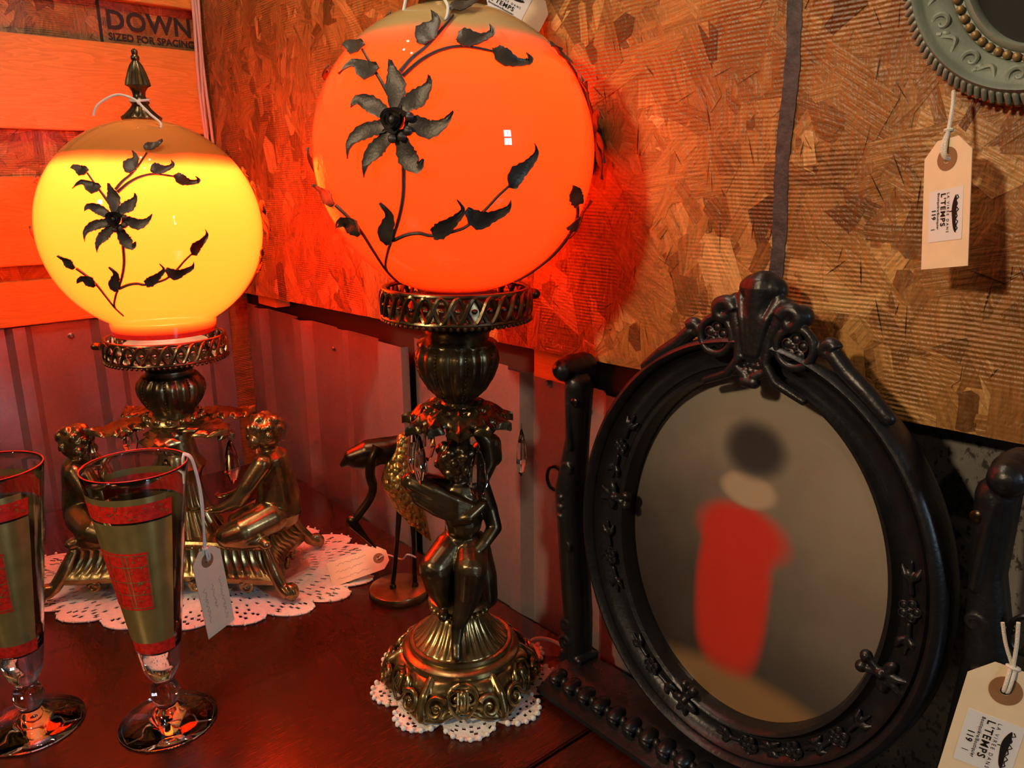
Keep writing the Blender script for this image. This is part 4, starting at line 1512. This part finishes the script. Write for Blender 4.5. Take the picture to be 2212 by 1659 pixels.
# tag on the glass rim
gl = V((-0.4545, 0.8907, 0))                      # direction from the camera to the glass
lat = V((0.8907, 0.4545, 0))
GP = lambda lx, dy, z: G1 + lat * lx + gl * dy + UP * z
h = GP(0.0505, 0.000, 0.158)
xd = (lat * 0.0276 + gl * 0.020).normalized()
zn = xd.cross(UP)
y = (UP - xd * 0.10).normalized()
x, y, z = tag_axes(zn, y)
kn = h + y * 0.0125
r0 = GP(0.0425, -0.004, 0.2645)
price_tag('small handwritten price tag hung on the pilsner glass rim', frame_matrix(h, x, y, z), 0.090, 0.0335,
          [[GP(0.0385, -0.006, 0.240), GP(0.0395, -0.005, 0.262), r0 + UP * 0.0012, GP(0.0475, -0.004, 0.258), GP(0.0510, -0.002, 0.225), kn + x * 0.0008],
           [GP(0.0395, -0.003, 0.245), GP(0.0405, -0.002, 0.2635), r0 + UP * 0.0016 + gl * 0.003, GP(0.0482, -0.001, 0.258), GP(0.0522, 0.0, 0.22), kn - x * 0.0006],
           [kn + z * 0.001, h + z * 0.0022 + y * 0.005 - x * 0.001, h + z * 0.001, h - z * 0.002], [kn + z * 0.001 + x * 0.001, h + z * 0.0024 + y * 0.005 + x * 0.0018, h + z * 0.001 + x * 0.001, h - z * 0.002],
           [kn - x * 0.0022, kn + z * 0.0018, kn + x * 0.0022, kn - z * 0.0018, kn - x * 0.0022]], False, 3)

# tag lying against the wide doily, tied to the crane
tn = V((0.02, -0.62, 0.78)).normalized()
tp = V((-0.19, 0.935, 0.018))
h, e = at(818, 1206, tp, tn), at(710, 1244, tp, tn)
x, y, z = tag_axes(tn, h - e)
price_tag('price tag lying on the wide doily, tied to the crane figurine', frame_matrix(h, x, y, z), (h - e).length + 0.011, 0.034,
          [[h - z * 0.001, h + z * 0.0018 + y * 0.004, h + y * 0.013, at(868, 1208, (0, 0.90, 0), (0, -1, 0)), at(880, 1198, (0, 0.88, 0), (0, -1, 0)), at(898, 1204, (0, 0.885, 0), (0, -1, 0))]], False, 3)

# tag behind the tall lamp's crown
lampn = V((0.06, -0.99, 0.05)).normalized()
tp = V((-0.03, 0.795, 0.63))
h, e = at(1012, -36, tp, lampn), at(1176, 62, tp, lampn)
x, y, z = tag_axes(lampn + V((0, 0, 0.2)), h - e)
price_tag('price tag with white shop sticker behind the orange globe top', frame_matrix(h, x, y, z), (h - e).length + 0.012, 0.040,
          [[h - z * 0.001, h + z * 0.002 + y * 0.006, h + y * 0.02 + UP * 0.01, V((-0.042, 0.735, 0.694))]], True)
# ends of string looped round the lamp tops
st = MB()
A_ = lambda u, v, yy: at(u, v, (0, yy, 0), (0, -1, 0))
st.tube(smooth_path([tuple(A_(872, -60, 0.70)), tuple(A_(880, -30, 0.69)), tuple(A_(872, 22, 0.675)), tuple(A_(870, 27, 0.674))], 6), 0.0012, 7)
st.tube(smooth_path([tuple(A_(880, -30, 0.69)), tuple(A_(930, -40, 0.672)), tuple(A_(955, -8, 0.660)), tuple(A_(967, 12, 0.650)), tuple(A_(966, 34, 0.642)), tuple(A_(960, 45, 0.640))], 6), 0.0012, 7)
tagp(st.build('cotton_string', M['string']), 'white cotton string tied over the top of the orange globe', 'string')
st = MB()
q = lambda u, v, d=0.0: A_(u, v, 0.925 + d)
st.tube(smooth_path([tuple(q(202, 250)), tuple(q(212, 226)), tuple(q(250, 205)), tuple(q(283, 211)), tuple(q(300, 222, -0.004))], 6), 0.0014, 7)
st.tube(smooth_path([tuple(q(300, 222, -0.004)), tuple(q(325, 247, -0.010)), tuple(q(347, 266, -0.014)), tuple(q(343, 280, -0.016)), tuple(q(316, 290, -0.016))], 6), 0.0014, 7)
st.tube([L0 + V((0.0062 + 0.0098 * math.cos(2 * PI * i / 20), 0.0115 * math.sin(2 * PI * i / 20), 0.5885 + 0.002 * math.sin(2 * PI * i / 20))) for i in range(20)], 0.0014, 7, True)
st.ball(q(300, 222, -0.004), 0.0022)
tagp(st.build('cotton_string', M['string']), 'white cotton string knotted round the finial of the yellow globe lamp', 'string')

# ------------------------------------------------------------------ flex hanging in the corner
mb = MB()
for k, (ds, n) in enumerate(((0.0, 0.006), (-0.0052, 0.0065), (0.006, 0.005))):
    mb.tube([LW(-0.026 + ds + 0.002 * math.sin(i * 0.5 + k), 1.1 - 0.022 * i, n) for i in range(27)], 0.0026, 8)
tagp(mb.build('power_cord', M['cord']), 'pale twin flex hanging down the wall corner past the planks', 'cord')

# ------------------------------------------------------------------ crane figurine
CR = V((-0.1445, 0.8936, 0))
crane = thing('crane_figurine', 'bronze crane figurine with drooping neck and gilt scaled breast', 'figurine', CR, 0.160)
mb = MB()
mb.chain([(-0.0588, 0, 0.177, 0.004), (-0.047, 0, 0.186, 0.0105), (-0.028, 0, 0.191, 0.0150), (-0.006, 0.003, 0.190, 0.0170), (0.010, 0.004, 0.196, 0.0125)])
mb.ball((-0.024, 0, 0.186), (0.030, 0.016, 0.014), 28, 18, Matrix.Rotation(-0.28, 3, 'Y'))
mb.cast('folded_wing', M['bronze'], crane, 0.0012, 12)
MB().tube(smooth_path([(-0.016, -0.010, 0.200), (-0.0235, -0.014, 0.186), (-0.027, -0.014, 0.168), (-0.0245, -0.014, 0.150), (-0.030, -0.014, 0.135), (-0.0435, -0.014, 0.117), (-0.0500, -0.014, 0.1085)], 6),
          [0.0075, 0.007, 0.0066] + [0.0058] * 14 + [0.005] * 20, 10).build('neck', M['bronze'], crane)
mb = MB()
mb.ball((-0.0505, -0.014, 0.1095), (0.0078, 0.0065, 0.0078))
mb.chain([(-0.0505, -0.014, 0.107, 0.0068), (-0.041, -0.0145, 0.094, 0.0042), (-0.025, -0.015, 0.0727, 0.0008)])
mb.cast('head', M['bronze'], crane, 0.0008, 2)
mtg, ntg, bg, _o = new_mat('scaled_gilt')
tcn = ntg.nodes.new('ShaderNodeTexCoord')
vo = ntg.nodes.new('ShaderNodeTexVoronoi')
vo.inputs['Scale'].default_value = 170
ntg.links.new(scaled(ntg, tcn.outputs['Object'], (1, 1, 0.75)), vo.inputs['Vector'])
bg.inputs['Base Color'].default_value = (0.50, 0.30, 0.08, 1)
bg.inputs['Metallic'].default_value = 0.9
bg.inputs['Roughness'].default_value = 0.32
bpn = ntg.nodes.new('ShaderNodeBump')
bpn.inputs['Distance'].default_value = 0.003
bpn.invert = True
ntg.links.new(vo.outputs['Distance'], bpn.inputs['Height'])
ntg.links.new(bpn.outputs['Normal'], bg.inputs['Normal'])
mb = MB()
mb.chain([(0.014, 0, 0.204, 0.0085), (0.006, -0.003, 0.180, 0.0130), (0.004, -0.004, 0.154, 0.0190), (0.014, 0, 0.126, 0.0175), (0.027, 0.004, 0.098, 0.0120), (0.042, 0.006, 0.067, 0.0015)], 16)
mb.cast('scaled_body', mtg, crane, 0.0012, 4)
for x0, z0, x1 in ((0.006, 0.118, -0.007), (0.021, 0.10, 0.0205)):
    MB().chain([(x0, 0.002, z0, 0.0036), ((x0 + x1) / 2, 0.002, 0.062, 0.0027), (x1, 0.0, 0.014, 0.0029), (x1, -0.002, 0.0125, 0.0042)]).build('leg', M['bronze'], crane)
MB().lathe([(0.004, 0.0), (0.0365, 0.0), (0.0372, 0.002), (0.0372, 0.0075), (0.0360, 0.0100), (0.0335, 0.0110), (0.004, 0.0112)], 56).build('round_base', M['brass'], crane)

# ------------------------------------------------------------------ black swing frame on its stand
SX, SY = -RD, -RN                                   # right along the wall, into the wall
FO = S0 + RD * -0.1717 + RN * 0.004
frame = thing('picture_frame', 'black carved oval picture frame swinging on a black wooden stand', 'picture frame', mat=frame_matrix(FO, SX, SY, UP))
CXF, CZF = 0.008, 0.212
LEAN = Matrix.Translation((0, 0, 0.22)) @ Matrix.Rotation(math.radians(-3.2), 4, 'X') @ Matrix.Translation((0, 0, -0.22))


def leaned(o):
    o.matrix_local = LEAN @ o.matrix_basis
    return o


def ell(t, f, y=0.0):
    """f = 0 inner edge .. 1 outer edge of the oval moulding"""
    a, b = 0.117 + (0.160 - 0.117) * f, 0.143 + (0.176 - 0.143) * f
    return V((CXF + a * math.cos(t), y, CZF + b * math.sin(t)))


pf = [(0.0, 0.006), (0.0, -0.006), (0.06, -0.013), (0.14, -0.0145), (0.19, -0.0105), (0.24, -0.0085), (0.28, -0.0100), (0.40, -0.0098), (0.55, -0.0120), (0.66, -0.0165), (0.70, -0.0195), (0.735, -0.0165),
      (0.78, -0.0225), (0.86, -0.0255), (0.94, -0.0240), (1.0, -0.0180), (1.0, 0.0), (0.96, 0.006)]
rows = [[ell(2 * PI * j / 128, f, y) for j in range(128)] for f, y in pf + [pf[0]]]
leaned(MB().grid(rows, True).build('oval_moulding', M['black'], frame, sharp=45))
# the print: plain stand-in with soft fields of the picture's colours
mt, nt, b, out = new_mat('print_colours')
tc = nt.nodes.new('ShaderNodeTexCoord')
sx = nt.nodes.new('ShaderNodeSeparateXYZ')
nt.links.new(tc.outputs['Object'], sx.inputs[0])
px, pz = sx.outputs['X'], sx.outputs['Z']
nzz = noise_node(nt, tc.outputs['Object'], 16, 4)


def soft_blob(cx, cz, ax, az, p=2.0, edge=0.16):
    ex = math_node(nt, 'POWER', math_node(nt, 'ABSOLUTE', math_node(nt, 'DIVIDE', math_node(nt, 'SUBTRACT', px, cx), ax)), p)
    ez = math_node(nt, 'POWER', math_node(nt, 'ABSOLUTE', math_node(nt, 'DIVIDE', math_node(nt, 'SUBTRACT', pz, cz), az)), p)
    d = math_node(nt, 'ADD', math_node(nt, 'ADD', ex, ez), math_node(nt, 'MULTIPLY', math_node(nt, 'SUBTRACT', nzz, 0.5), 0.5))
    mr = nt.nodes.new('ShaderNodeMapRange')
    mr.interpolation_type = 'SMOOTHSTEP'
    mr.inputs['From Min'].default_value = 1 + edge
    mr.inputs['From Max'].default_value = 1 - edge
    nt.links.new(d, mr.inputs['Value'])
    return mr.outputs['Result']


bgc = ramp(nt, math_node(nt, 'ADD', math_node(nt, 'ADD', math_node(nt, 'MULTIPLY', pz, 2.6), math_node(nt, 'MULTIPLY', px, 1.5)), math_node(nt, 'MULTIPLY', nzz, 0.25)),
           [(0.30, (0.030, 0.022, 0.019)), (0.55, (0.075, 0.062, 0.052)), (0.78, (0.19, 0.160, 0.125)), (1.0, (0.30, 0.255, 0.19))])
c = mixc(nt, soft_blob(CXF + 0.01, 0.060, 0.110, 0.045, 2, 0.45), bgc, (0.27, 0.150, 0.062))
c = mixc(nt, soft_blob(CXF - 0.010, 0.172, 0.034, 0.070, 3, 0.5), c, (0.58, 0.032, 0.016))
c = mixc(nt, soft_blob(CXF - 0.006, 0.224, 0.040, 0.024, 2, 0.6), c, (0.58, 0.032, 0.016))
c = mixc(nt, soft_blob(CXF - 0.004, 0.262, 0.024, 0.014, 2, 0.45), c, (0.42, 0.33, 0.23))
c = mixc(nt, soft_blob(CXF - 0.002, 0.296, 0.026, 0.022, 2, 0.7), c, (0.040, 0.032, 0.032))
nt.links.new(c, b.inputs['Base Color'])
b.inputs['Roughness'].default_value = 0.5
n = 96
mb = MB()
ringp = [ell(2 * PI * j / n, 0.03, 0.003) for j in range(n)]
ringb = [ell(2 * PI * j / n, 0.03, 0.0055) for j in range(n)]
mb.add(ringp, [tuple(range(n))])
mb.add(ringb, [tuple(range(n))])
mb.grid([ringp, ringb], True)
leaned(mb.build('picture_print', mt, frame, smooth=False, label='print with a soft red upright patch on brown'))
mt, nt, b, out = new_mat('picture_glass')
nt.nodes.remove(b)
tr, gl_, mx = (nt.nodes.new(k) for k in ('ShaderNodeBsdfTransparent', 'ShaderNodeBsdfGlossy', 'ShaderNodeMixShader'))
gl_.inputs['Roughness'].default_value = 0.01
nt.links.new(schlick(nt, 0.07), mx.inputs[0])
nt.links.new(tr.outputs[0], mx.inputs[1])
nt.links.new(gl_.outputs[0], mx.inputs[2])
nt.links.new(mx.outputs[0], out.inputs['Surface'])
M['pane'] = mt
mb = MB()
mb.add([ell(2 * PI * j / n, 0.03, -0.0010) for j in range(n)], [tuple(range(n))])
pane = leaned(mb.build('glass_pane', mt, frame, smooth=False))
if pane.data.polygons[0].normal.y > 0:
    pane.data.flip_normals()

# crest
cx = 0.0115
mb = MB()
Y0 = -0.021
mb.ball((cx, Y0 + 0.004, 0.4240), (0.0195, 0.0110, 0.0120), 20, 14)
mb.chain([(cx, Y0 + 0.004, 0.424, 0.0135), (cx, Y0 + 0.003, 0.400, 0.0105), (cx, Y0 + 0.002, 0.374, 0.0075)], 20)
for k in (-2, -1, 0, 1, 2):
    mb.chain([(cx + k * 0.0078, Y0 - 0.002 + 0.0016 * abs(k), 0.4235 - 0.0028 * abs(k), 0.0042), (cx + k * 0.0050, Y0 - 0.004, 0.402, 0.0034), (cx + k * 0.0022, Y0 - 0.004, 0.376, 0.0024)], 14)
for s in (-1, 1):
    mb.ball((cx + s * 0.0205, Y0 + 0.003, 0.4135), (0.0062, 0.0070, 0.0062), 14, 10)
    mb.spiral((cx + s * 0.0275, Y0 - 0.001, 0.4040), (s, 0, 0), (0, 0, 1), 0.0088, 0.0016, 2.9, -1.15, 0.0066, 0.0036, 30, 12)
    mb.ball((cx + s * 0.0325, Y0 + 0.003, 0.4075), (0.0095, 0.0085, 0.0085), 14, 10)
    mb.chain([(cx + s * 0.0195, Y0 + 0.001, 0.405, 0.0062), (cx + s * 0.0125, Y0, 0.388, 0.0050), (cx + s * 0.0115, Y0 - 0.001, 0.370, 0.0042), (cx + s * 0.0200, Y0 - 0.001, 0.3580, 0.0038), (cx + s * 0.0420, Y0 + 0.002, 0.3480, 0.0030)], 14)
    ctr = V((cx + s * 0.0330, Y0 - 0.001, 0.3855))
    mb.tube([ctr + V((0.0140 * math.cos(2 * PI * i / 36), 0, 0.0140 * math.sin(2 * PI * i / 36))) for i in range(36)], 0.0034, 10, True)
    mb.tube([ctr + V((0, 0.010, 0)), ctr + V((0, 0.0025, 0))], 0.0138, 28)
    mb.spiral((cx + s * 0.0560, Y0 + 0.002, 0.3870), (s, 0, 0), (0, 0, 1), 0.0052, 0.0012, 0.3, 0.95, 0.0056, 0.0036, 22, 10)
    mb.chain([(cx + s * 0.0600, Y0 + 0.003, 0.3845, 0.0062), (cx + s * 0.0700, Y0 + 0.003, 0.3745, 0.0062), (cx + s * 0.086, Y0 + 0.002, 0.3630, 0.0058), (cx + s * 0.102, Y0 + 0.002, 0.3490, 0.0050)], 14)
    mb.chain([(cx + s * 0.0035, Y0 - 0.002, 0.3590, 0.0040), (cx + s * 0.012, Y0 - 0.002, 0.3645, 0.0028), (cx + s * 0.022, Y0, 0.3605, 0.0020)], 12)
mb.chain([(cx - 0.004, Y0 - 0.002, 0.3550, 0.0048), (cx + 0.004, Y0 - 0.002, 0.3550, 0.0048)], 14)
mb.box((cx, Y0 + 0.006, 0.372), (0.024, 0.012, 0.024))
for i in range(4):
    for j in range(-1 - (i > 1), 2 + (i > 1)):
        mb.ball((cx + j * 0.0042 + (0.0021 if i % 2 else 0), Y0 - 0.002, 0.3635 + i * 0.0046), (0.0024, 0.0028, 0.0028), 10, 7)
leaned(mb.cast('carved_crest', M['black'], frame, 0.0009, 3))


def flower(parent, p, r, name='rosette', lean=True, rot=0.0):
    mb = MB()
    for i in range(5):
        a = 2 * PI * i / 5 + rot
        mb.ball((r * 0.58 * math.cos(a), 0, r * 0.58 * math.sin(a)), (r * 0.40, r * 0.28, r * 0.40), 10, 7)
        mb.tube([(r * (0.58 + 0.36 * math.cos(b_)) * math.cos(a) - r * 0.36 * math.sin(b_) * math.sin(a), -r * 0.22, r * (0.58 + 0.36 * math.cos(b_)) * math.sin(a) + r * 0.36 * math.sin(b_) * math.cos(a))
                 for b_ in [2 * PI * k / 10 for k in range(10)]], r * 0.09, 5, True)
    mb.ball((0, -r * 0.12, 0), r * 0.24, 8, 6)
    o = mb.build(name, M['black'], parent)
    o.matrix_local = Matrix.Translation(p)
    return leaned(o) if lean else o


for s in (-1, 1):
    flower(frame, (cx + s * 0.0330, Y0 + 0.0005, 0.3855), 0.0108, 'rosette', True, 0.3)


def sprig(p, ang, k=1.0):
    """small leaf pair with a stalk carved on the moulding"""
    mb = MB()
    d = V((math.cos(ang), 0, math.sin(ang)))
    nrm = V((-d.z, 0, d.x))
    p = V(p)
    mb.chain([(*p, 0.0020 * k), (*(p + d * 0.010 * k + nrm * 0.001), 0.0019 * k), (*(p + d * 0.022 * k), 0.0012 * k)])
    for s in (-1, 1):
        q = p + d * 0.009 * k
        mb.chain([(*q, 0.0016 * k), (*(q + d * 0.004 * k + nrm * s * 0.004 * k), 0.0030 * k), (*(q + d * 0.010 * k + nrm * s * 0.0065 * k), 0.0009 * k)])
    leaned(mb.cast('carved_sprig', M['black'], frame, 0.0009, 1))


def bow(p, ang):
    mb = MB()
    d = V((math.cos(ang), 0, math.sin(ang)))
    nrm = V((-d.z, 0, d.x))
    p = V(p)
    for s in (-1, 1):
        mb.ball(p + d * -0.0135 + nrm * s * 0.0046, 0.0046, 12, 9)
        mb.chain([(*(p + d * -0.012 + nrm * s * 0.0046), 0.0026), (*p, 0.0030)], 12)
        R_ = Matrix(((nrm * s + d * 0.35).normalized(), V((0, 1, 0)), (nrm * s + d * 0.35).normalized().cross(V((0, 1, 0))))).transposed()
        mb.ball(p + nrm * s * 0.0070 + d * 0.0028, (0.0068, 0.0030, 0.0042), 14, 10, R_)
        mb.chain([(*p, 0.0024), (*(p + d * 0.010 + nrm * s * 0.003), 0.0030), (*(p + d * 0.018 + nrm * s * 0.0065), 0.0014)], 12)
    mb.ball(p + V((0, -0.002, 0)), 0.0036, 12, 9)
    leaned(mb.cast('carved_bow', M['black'], frame, 0.001, 1))


bow(ell(math.radians(176), 0.26, -0.014), math.radians(180))
bow(ell(math.radians(-16), 0.26, -0.014), math.radians(-14))
bow(ell(math.radians(255), 0.26, -0.014), math.radians(258))
for dg in (158, 198, 4, -42, 238, 283, 300):
    t = math.radians(dg)
    p = ell(t, 0.42, -0.0135)
    flower(frame, p, 0.0080, 'carved_flower', True, t)
    for sg in (-1, 1):
        tt = t + sg * 0.07
        sprig(ell(tt, 0.42, -0.0125), math.atan2(0.16 * math.cos(tt) * sg, -0.138 * math.sin(tt) * sg))

# stand: carved posts, keys and foot beam
for s, xp in ((-1, -0.1780), (1, 0.1780)):
    mb = MB()
    for k in range(2):
        mb.chain([(xp, 0.004 - 0.006 * k, 0.012, 0.0125), (xp + s * 0.001, 0.004 - 0.006 * k, 0.070, 0.0130), (xp + s * 0.006, 0.003 - 0.006 * k, 0.130, 0.0135), (xp + s * 0.011, 0.002 - 0.006 * k, 0.205, 0.0140),
                  (xp + s * 0.003, 0.002 - 0.006 * k, 0.262, 0.0098), (xp + s * 0.002, 0.002 - 0.006 * k, 0.315, 0.0120)])
    for q in range(3):
        mb.cap((xp + s * 0.009, 0.012 - 0.010 * q, 0.330), 0.0135 - 0.002 * (q == 2), (xp + s * 0.009, 0.006 - 0.010 * q, 0.330), 0.0135 - 0.002 * (q == 2), 16)
    mb.tube([(xp + s * 0.009 + 0.0095 * math.cos(i * 0.5), -0.0125, 0.330 + 0.0095 * math.sin(i * 0.5)) for i in range(11)], 0.0022, 7)
    for z in (0.182, 0.192, 0.202):
        mb.ball((xp + s * 0.010, -0.016, z), (0.0050, 0.0040, 0.0036), 10, 8)
    for z, r in ((0.044, 0.0085), (0.064, 0.0070), (0.150, 0.0075), (0.232, 0.0075)):
        mb.spiral((xp + s * 0.003, -0.014, z), (s, 0, 0), (0, 0, 1), r, 0.0015, -1.2, 1.15, 0.0030, 0.0020, 18, 7)
    mb.chain([(xp, -0.014, 0.255, 0.0032), (xp + s * 0.002, -0.0145, 0.285, 0.0030), (xp + s * 0.004, -0.014, 0.312, 0.0024)])
    mb.box((xp, 0.002, 0.022), (0.032, 0.030, 0.018), None, 0.002)
    mb.cast('carved_post', M['black'], frame, 0.0013, 2)
    kz = 0.2135 if s < 0 else 0.232
    kx = xp + s * 0.020
    kb = MB()
    kb.cap((xp + s * 0.008, -0.004, kz), 0.0036, (kx + s * 0.001, -0.006, kz), 0.0030, 10)
    kb.tube([(kx + s * 0.0095 + 0.0088 * math.cos(2 * PI * i / 24), -0.006 + 0.0022 * math.cos(2 * PI * i / 24), kz + 0.0125 * math.sin(2 * PI * i / 24)) for i in range(24)], 0.0018, 8, True)
    kb.build('pivot_key', M['black_satin'], frame)
    MB().lathe([(0.0045, 0), (0.0045, 0.001), (0.003, 0.0022), (0.0005, 0.0024)], 16).build('screw', M['bronze'], frame).matrix_local = Matrix.Translation((xp - s * 0.004, -0.0128, 0.301)) @ Matrix.Rotation(PI / 2, 4, 'X')
mb = MB()
sec = [(0.016, 0.002), (-0.052, 0.002), (-0.055, 0.005), (-0.054, 0.009), (-0.050, 0.0105), (-0.046, 0.0115), (-0.036, 0.0180), (-0.024, 0.0225), (-0.020, 0.0240), (0.012, 0.0240), (0.016, 0.021)]
rows = [[V((xx, yy, zz)) for yy, zz in sec] for xx in (-0.181, -0.180, 0.212, 0.213)]
mb.grid(rows, True, True)
mb.build('foot_beam', M['black'], frame, sharp=25)
cbm = MB()
cbm.chain([(0, 0, 0, 0.0055), (0.0, -0.003, -0.001, 0.0058)])
cbm.spiral((0.001, -0.006, -0.0035), (1, 0, 0), (0, -0.5, 0.87), 0.0048, 0.0010, 0.5, 1.1, 0.0018, 0.0012, 12, 6)
cbm.ball((0.007, -0.002, -0.003), (0.0035, 0.0030, 0.0060), 8, 6)
bme = cbm.mesh('carved_boss')
bme.materials.append(M['black'])
for i in range(20):
    o = bpy.data.objects.new('carved_boss', bme)
    COL.objects.link(o)
    o.parent = frame
    o.location = (-0.170 + i * 0.0195, -0.033, 0.0195)
    o.scale = (1.35, 1.5, 1.2)

# ------------------------------------------------------------------ grey-green oval frame on the board
FS, FZ = -0.318, 0.630
wf = thing('picture_frame', 'grey-green plaster oval frame with beading, on the wall above', 'picture frame', mat=frame_matrix(RW(FS, FZ, 0.0135), SX, SY, UP))


def el2(t, f, y=0.0):
    a, b_ = 0.043 + 0.037 * f, 0.055 + 0.0326 * f
    return V((a * math.cos(t), y, b_ * math.sin(t)))


pf = [(0.0, 0.0), (0.0, -0.008), (0.05, -0.011), (0.12, -0.010), (0.16, -0.0075), (0.30, -0.008), (0.33, -0.010), (0.50, -0.0125), (0.66, -0.0145), (0.70, -0.016), (0.735, -0.0205), (0.78, -0.0215), (0.815, -0.019),
      (0.84, -0.0165), (0.95, -0.0130), (1.0, -0.008), (1.0, 0.0)]
rows = [[el2(2 * PI * j / 96, f, y) for j in range(96)] for f, y in pf + [pf[0]]]
MB().grid(rows, True).build('oval_moulding', M['sage'], wf, sharp=50)
bead = MB().ball((0, 0, 0), 0.00255, 10, 8).mesh('bead')
bead.materials.append(M['sage_gold'])
for i in range(60):
    o = bpy.data.objects.new('bead', bead)
    COL.objects.link(o)
    o.parent = wf
    o.location = el2(2 * PI * i / 60, 0.23, -0.0095)
rib = MB().chain([(0, 0, 0, 0.0019), (0.0042, 0.0030, 0, 0.0017)], 8).mesh('rope_rib')
rib.materials.append(M['sage'])
for i in range(110):
    t = 2 * PI * i / 110
    o = bpy.data.objects.new('rope_rib', rib)
    COL.objects.link(o)
    o.parent = wf
    o.location = el2(t, 0.85, -0.0165)
    o.rotation_euler = (0, -(t + 0.25), 0)
for i in range(100):
    t = 2 * PI * (i + 0.5) / 100
    if i == 0:
        em = MB().ball((0, 0, 0), (0.0026, 0.0018, 0.0012), 8, 6).mesh('gilt_edge_bead')
        em.materials.append(M['sage_gold'])
    o = bpy.data.objects.new('gilt_edge_bead', em)
    COL.objects.link(o)
    o.parent = wf
    o.location = el2(t, 1.0, -0.0055)
    o.rotation_euler = (0, -(t + PI / 2), 0)
for i in range(14):
    t = 2 * PI * i / 14 + 0.1
    mb = MB()
    e1, e2 = V((-math.sin(t), 0, math.cos(t))), V((math.cos(t), 0, math.sin(t)))
    mb.spiral(el2(t, 0.52, -0.0128), e1, e2, 0.0070, 0.0012, 0.4, 1.3, 0.0018, 0.0011, 26, 7)
    p = el2(t + 0.19, 0.52, -0.0128)
    mb.tube(smooth_path([tuple(p + e1 * -0.006 + e2 * 0.004), tuple(p + e2 * -0.002), tuple(p + e1 * 0.006 + e2 * 0.003)], 6), 0.0015, 6)
    mb.ball(el2(t + 0.10, 0.55, -0.0125), (0.003, 0.0015, 0.002), 8, 6)
    mb.build('carved_scroll', M['sage'], wf)
mb = MB()
n = 72
f0 = [el2(2 * PI * j / n, 0.04, -0.003) for j in range(n)]
f1 = [el2(2 * PI * j / n, 0.04, -0.001) for j in range(n)]
mb.add(f0, [tuple(range(n))]).add(f1, [tuple(range(n))]).grid([f0, f1], True)
mb.build('dark_panel', M['backing'], wf, smooth=False)
mb = MB()
for i in range(7):
    a = -0.6 + i * 0.75
    mb.chain([(0.014, -0.004, -0.014, 0.0016), (0.014 + 0.010 * math.cos(a), -0.0055, -0.014 + 0.010 * math.sin(a), 0.0028), (0.014 + 0.016 * math.cos(a + 0.2), -0.004, -0.014 + 0.016 * math.sin(a + 0.2), 0.0008)])
mb.chain([(0.008, -0.004, -0.018, 0.0012), (-0.004, -0.004, -0.026, 0.0010), (-0.012, -0.0035, -0.027, 0.0006)])
mb.cast('pressed_flower', M['red_petal'], wf, 0.0007, 1)
MB().cap((0, 0.0, 0.08), 0.004, (0, 0.002, 0.084), 0.004).build('hanging_loop', M['black_satin'], wf)
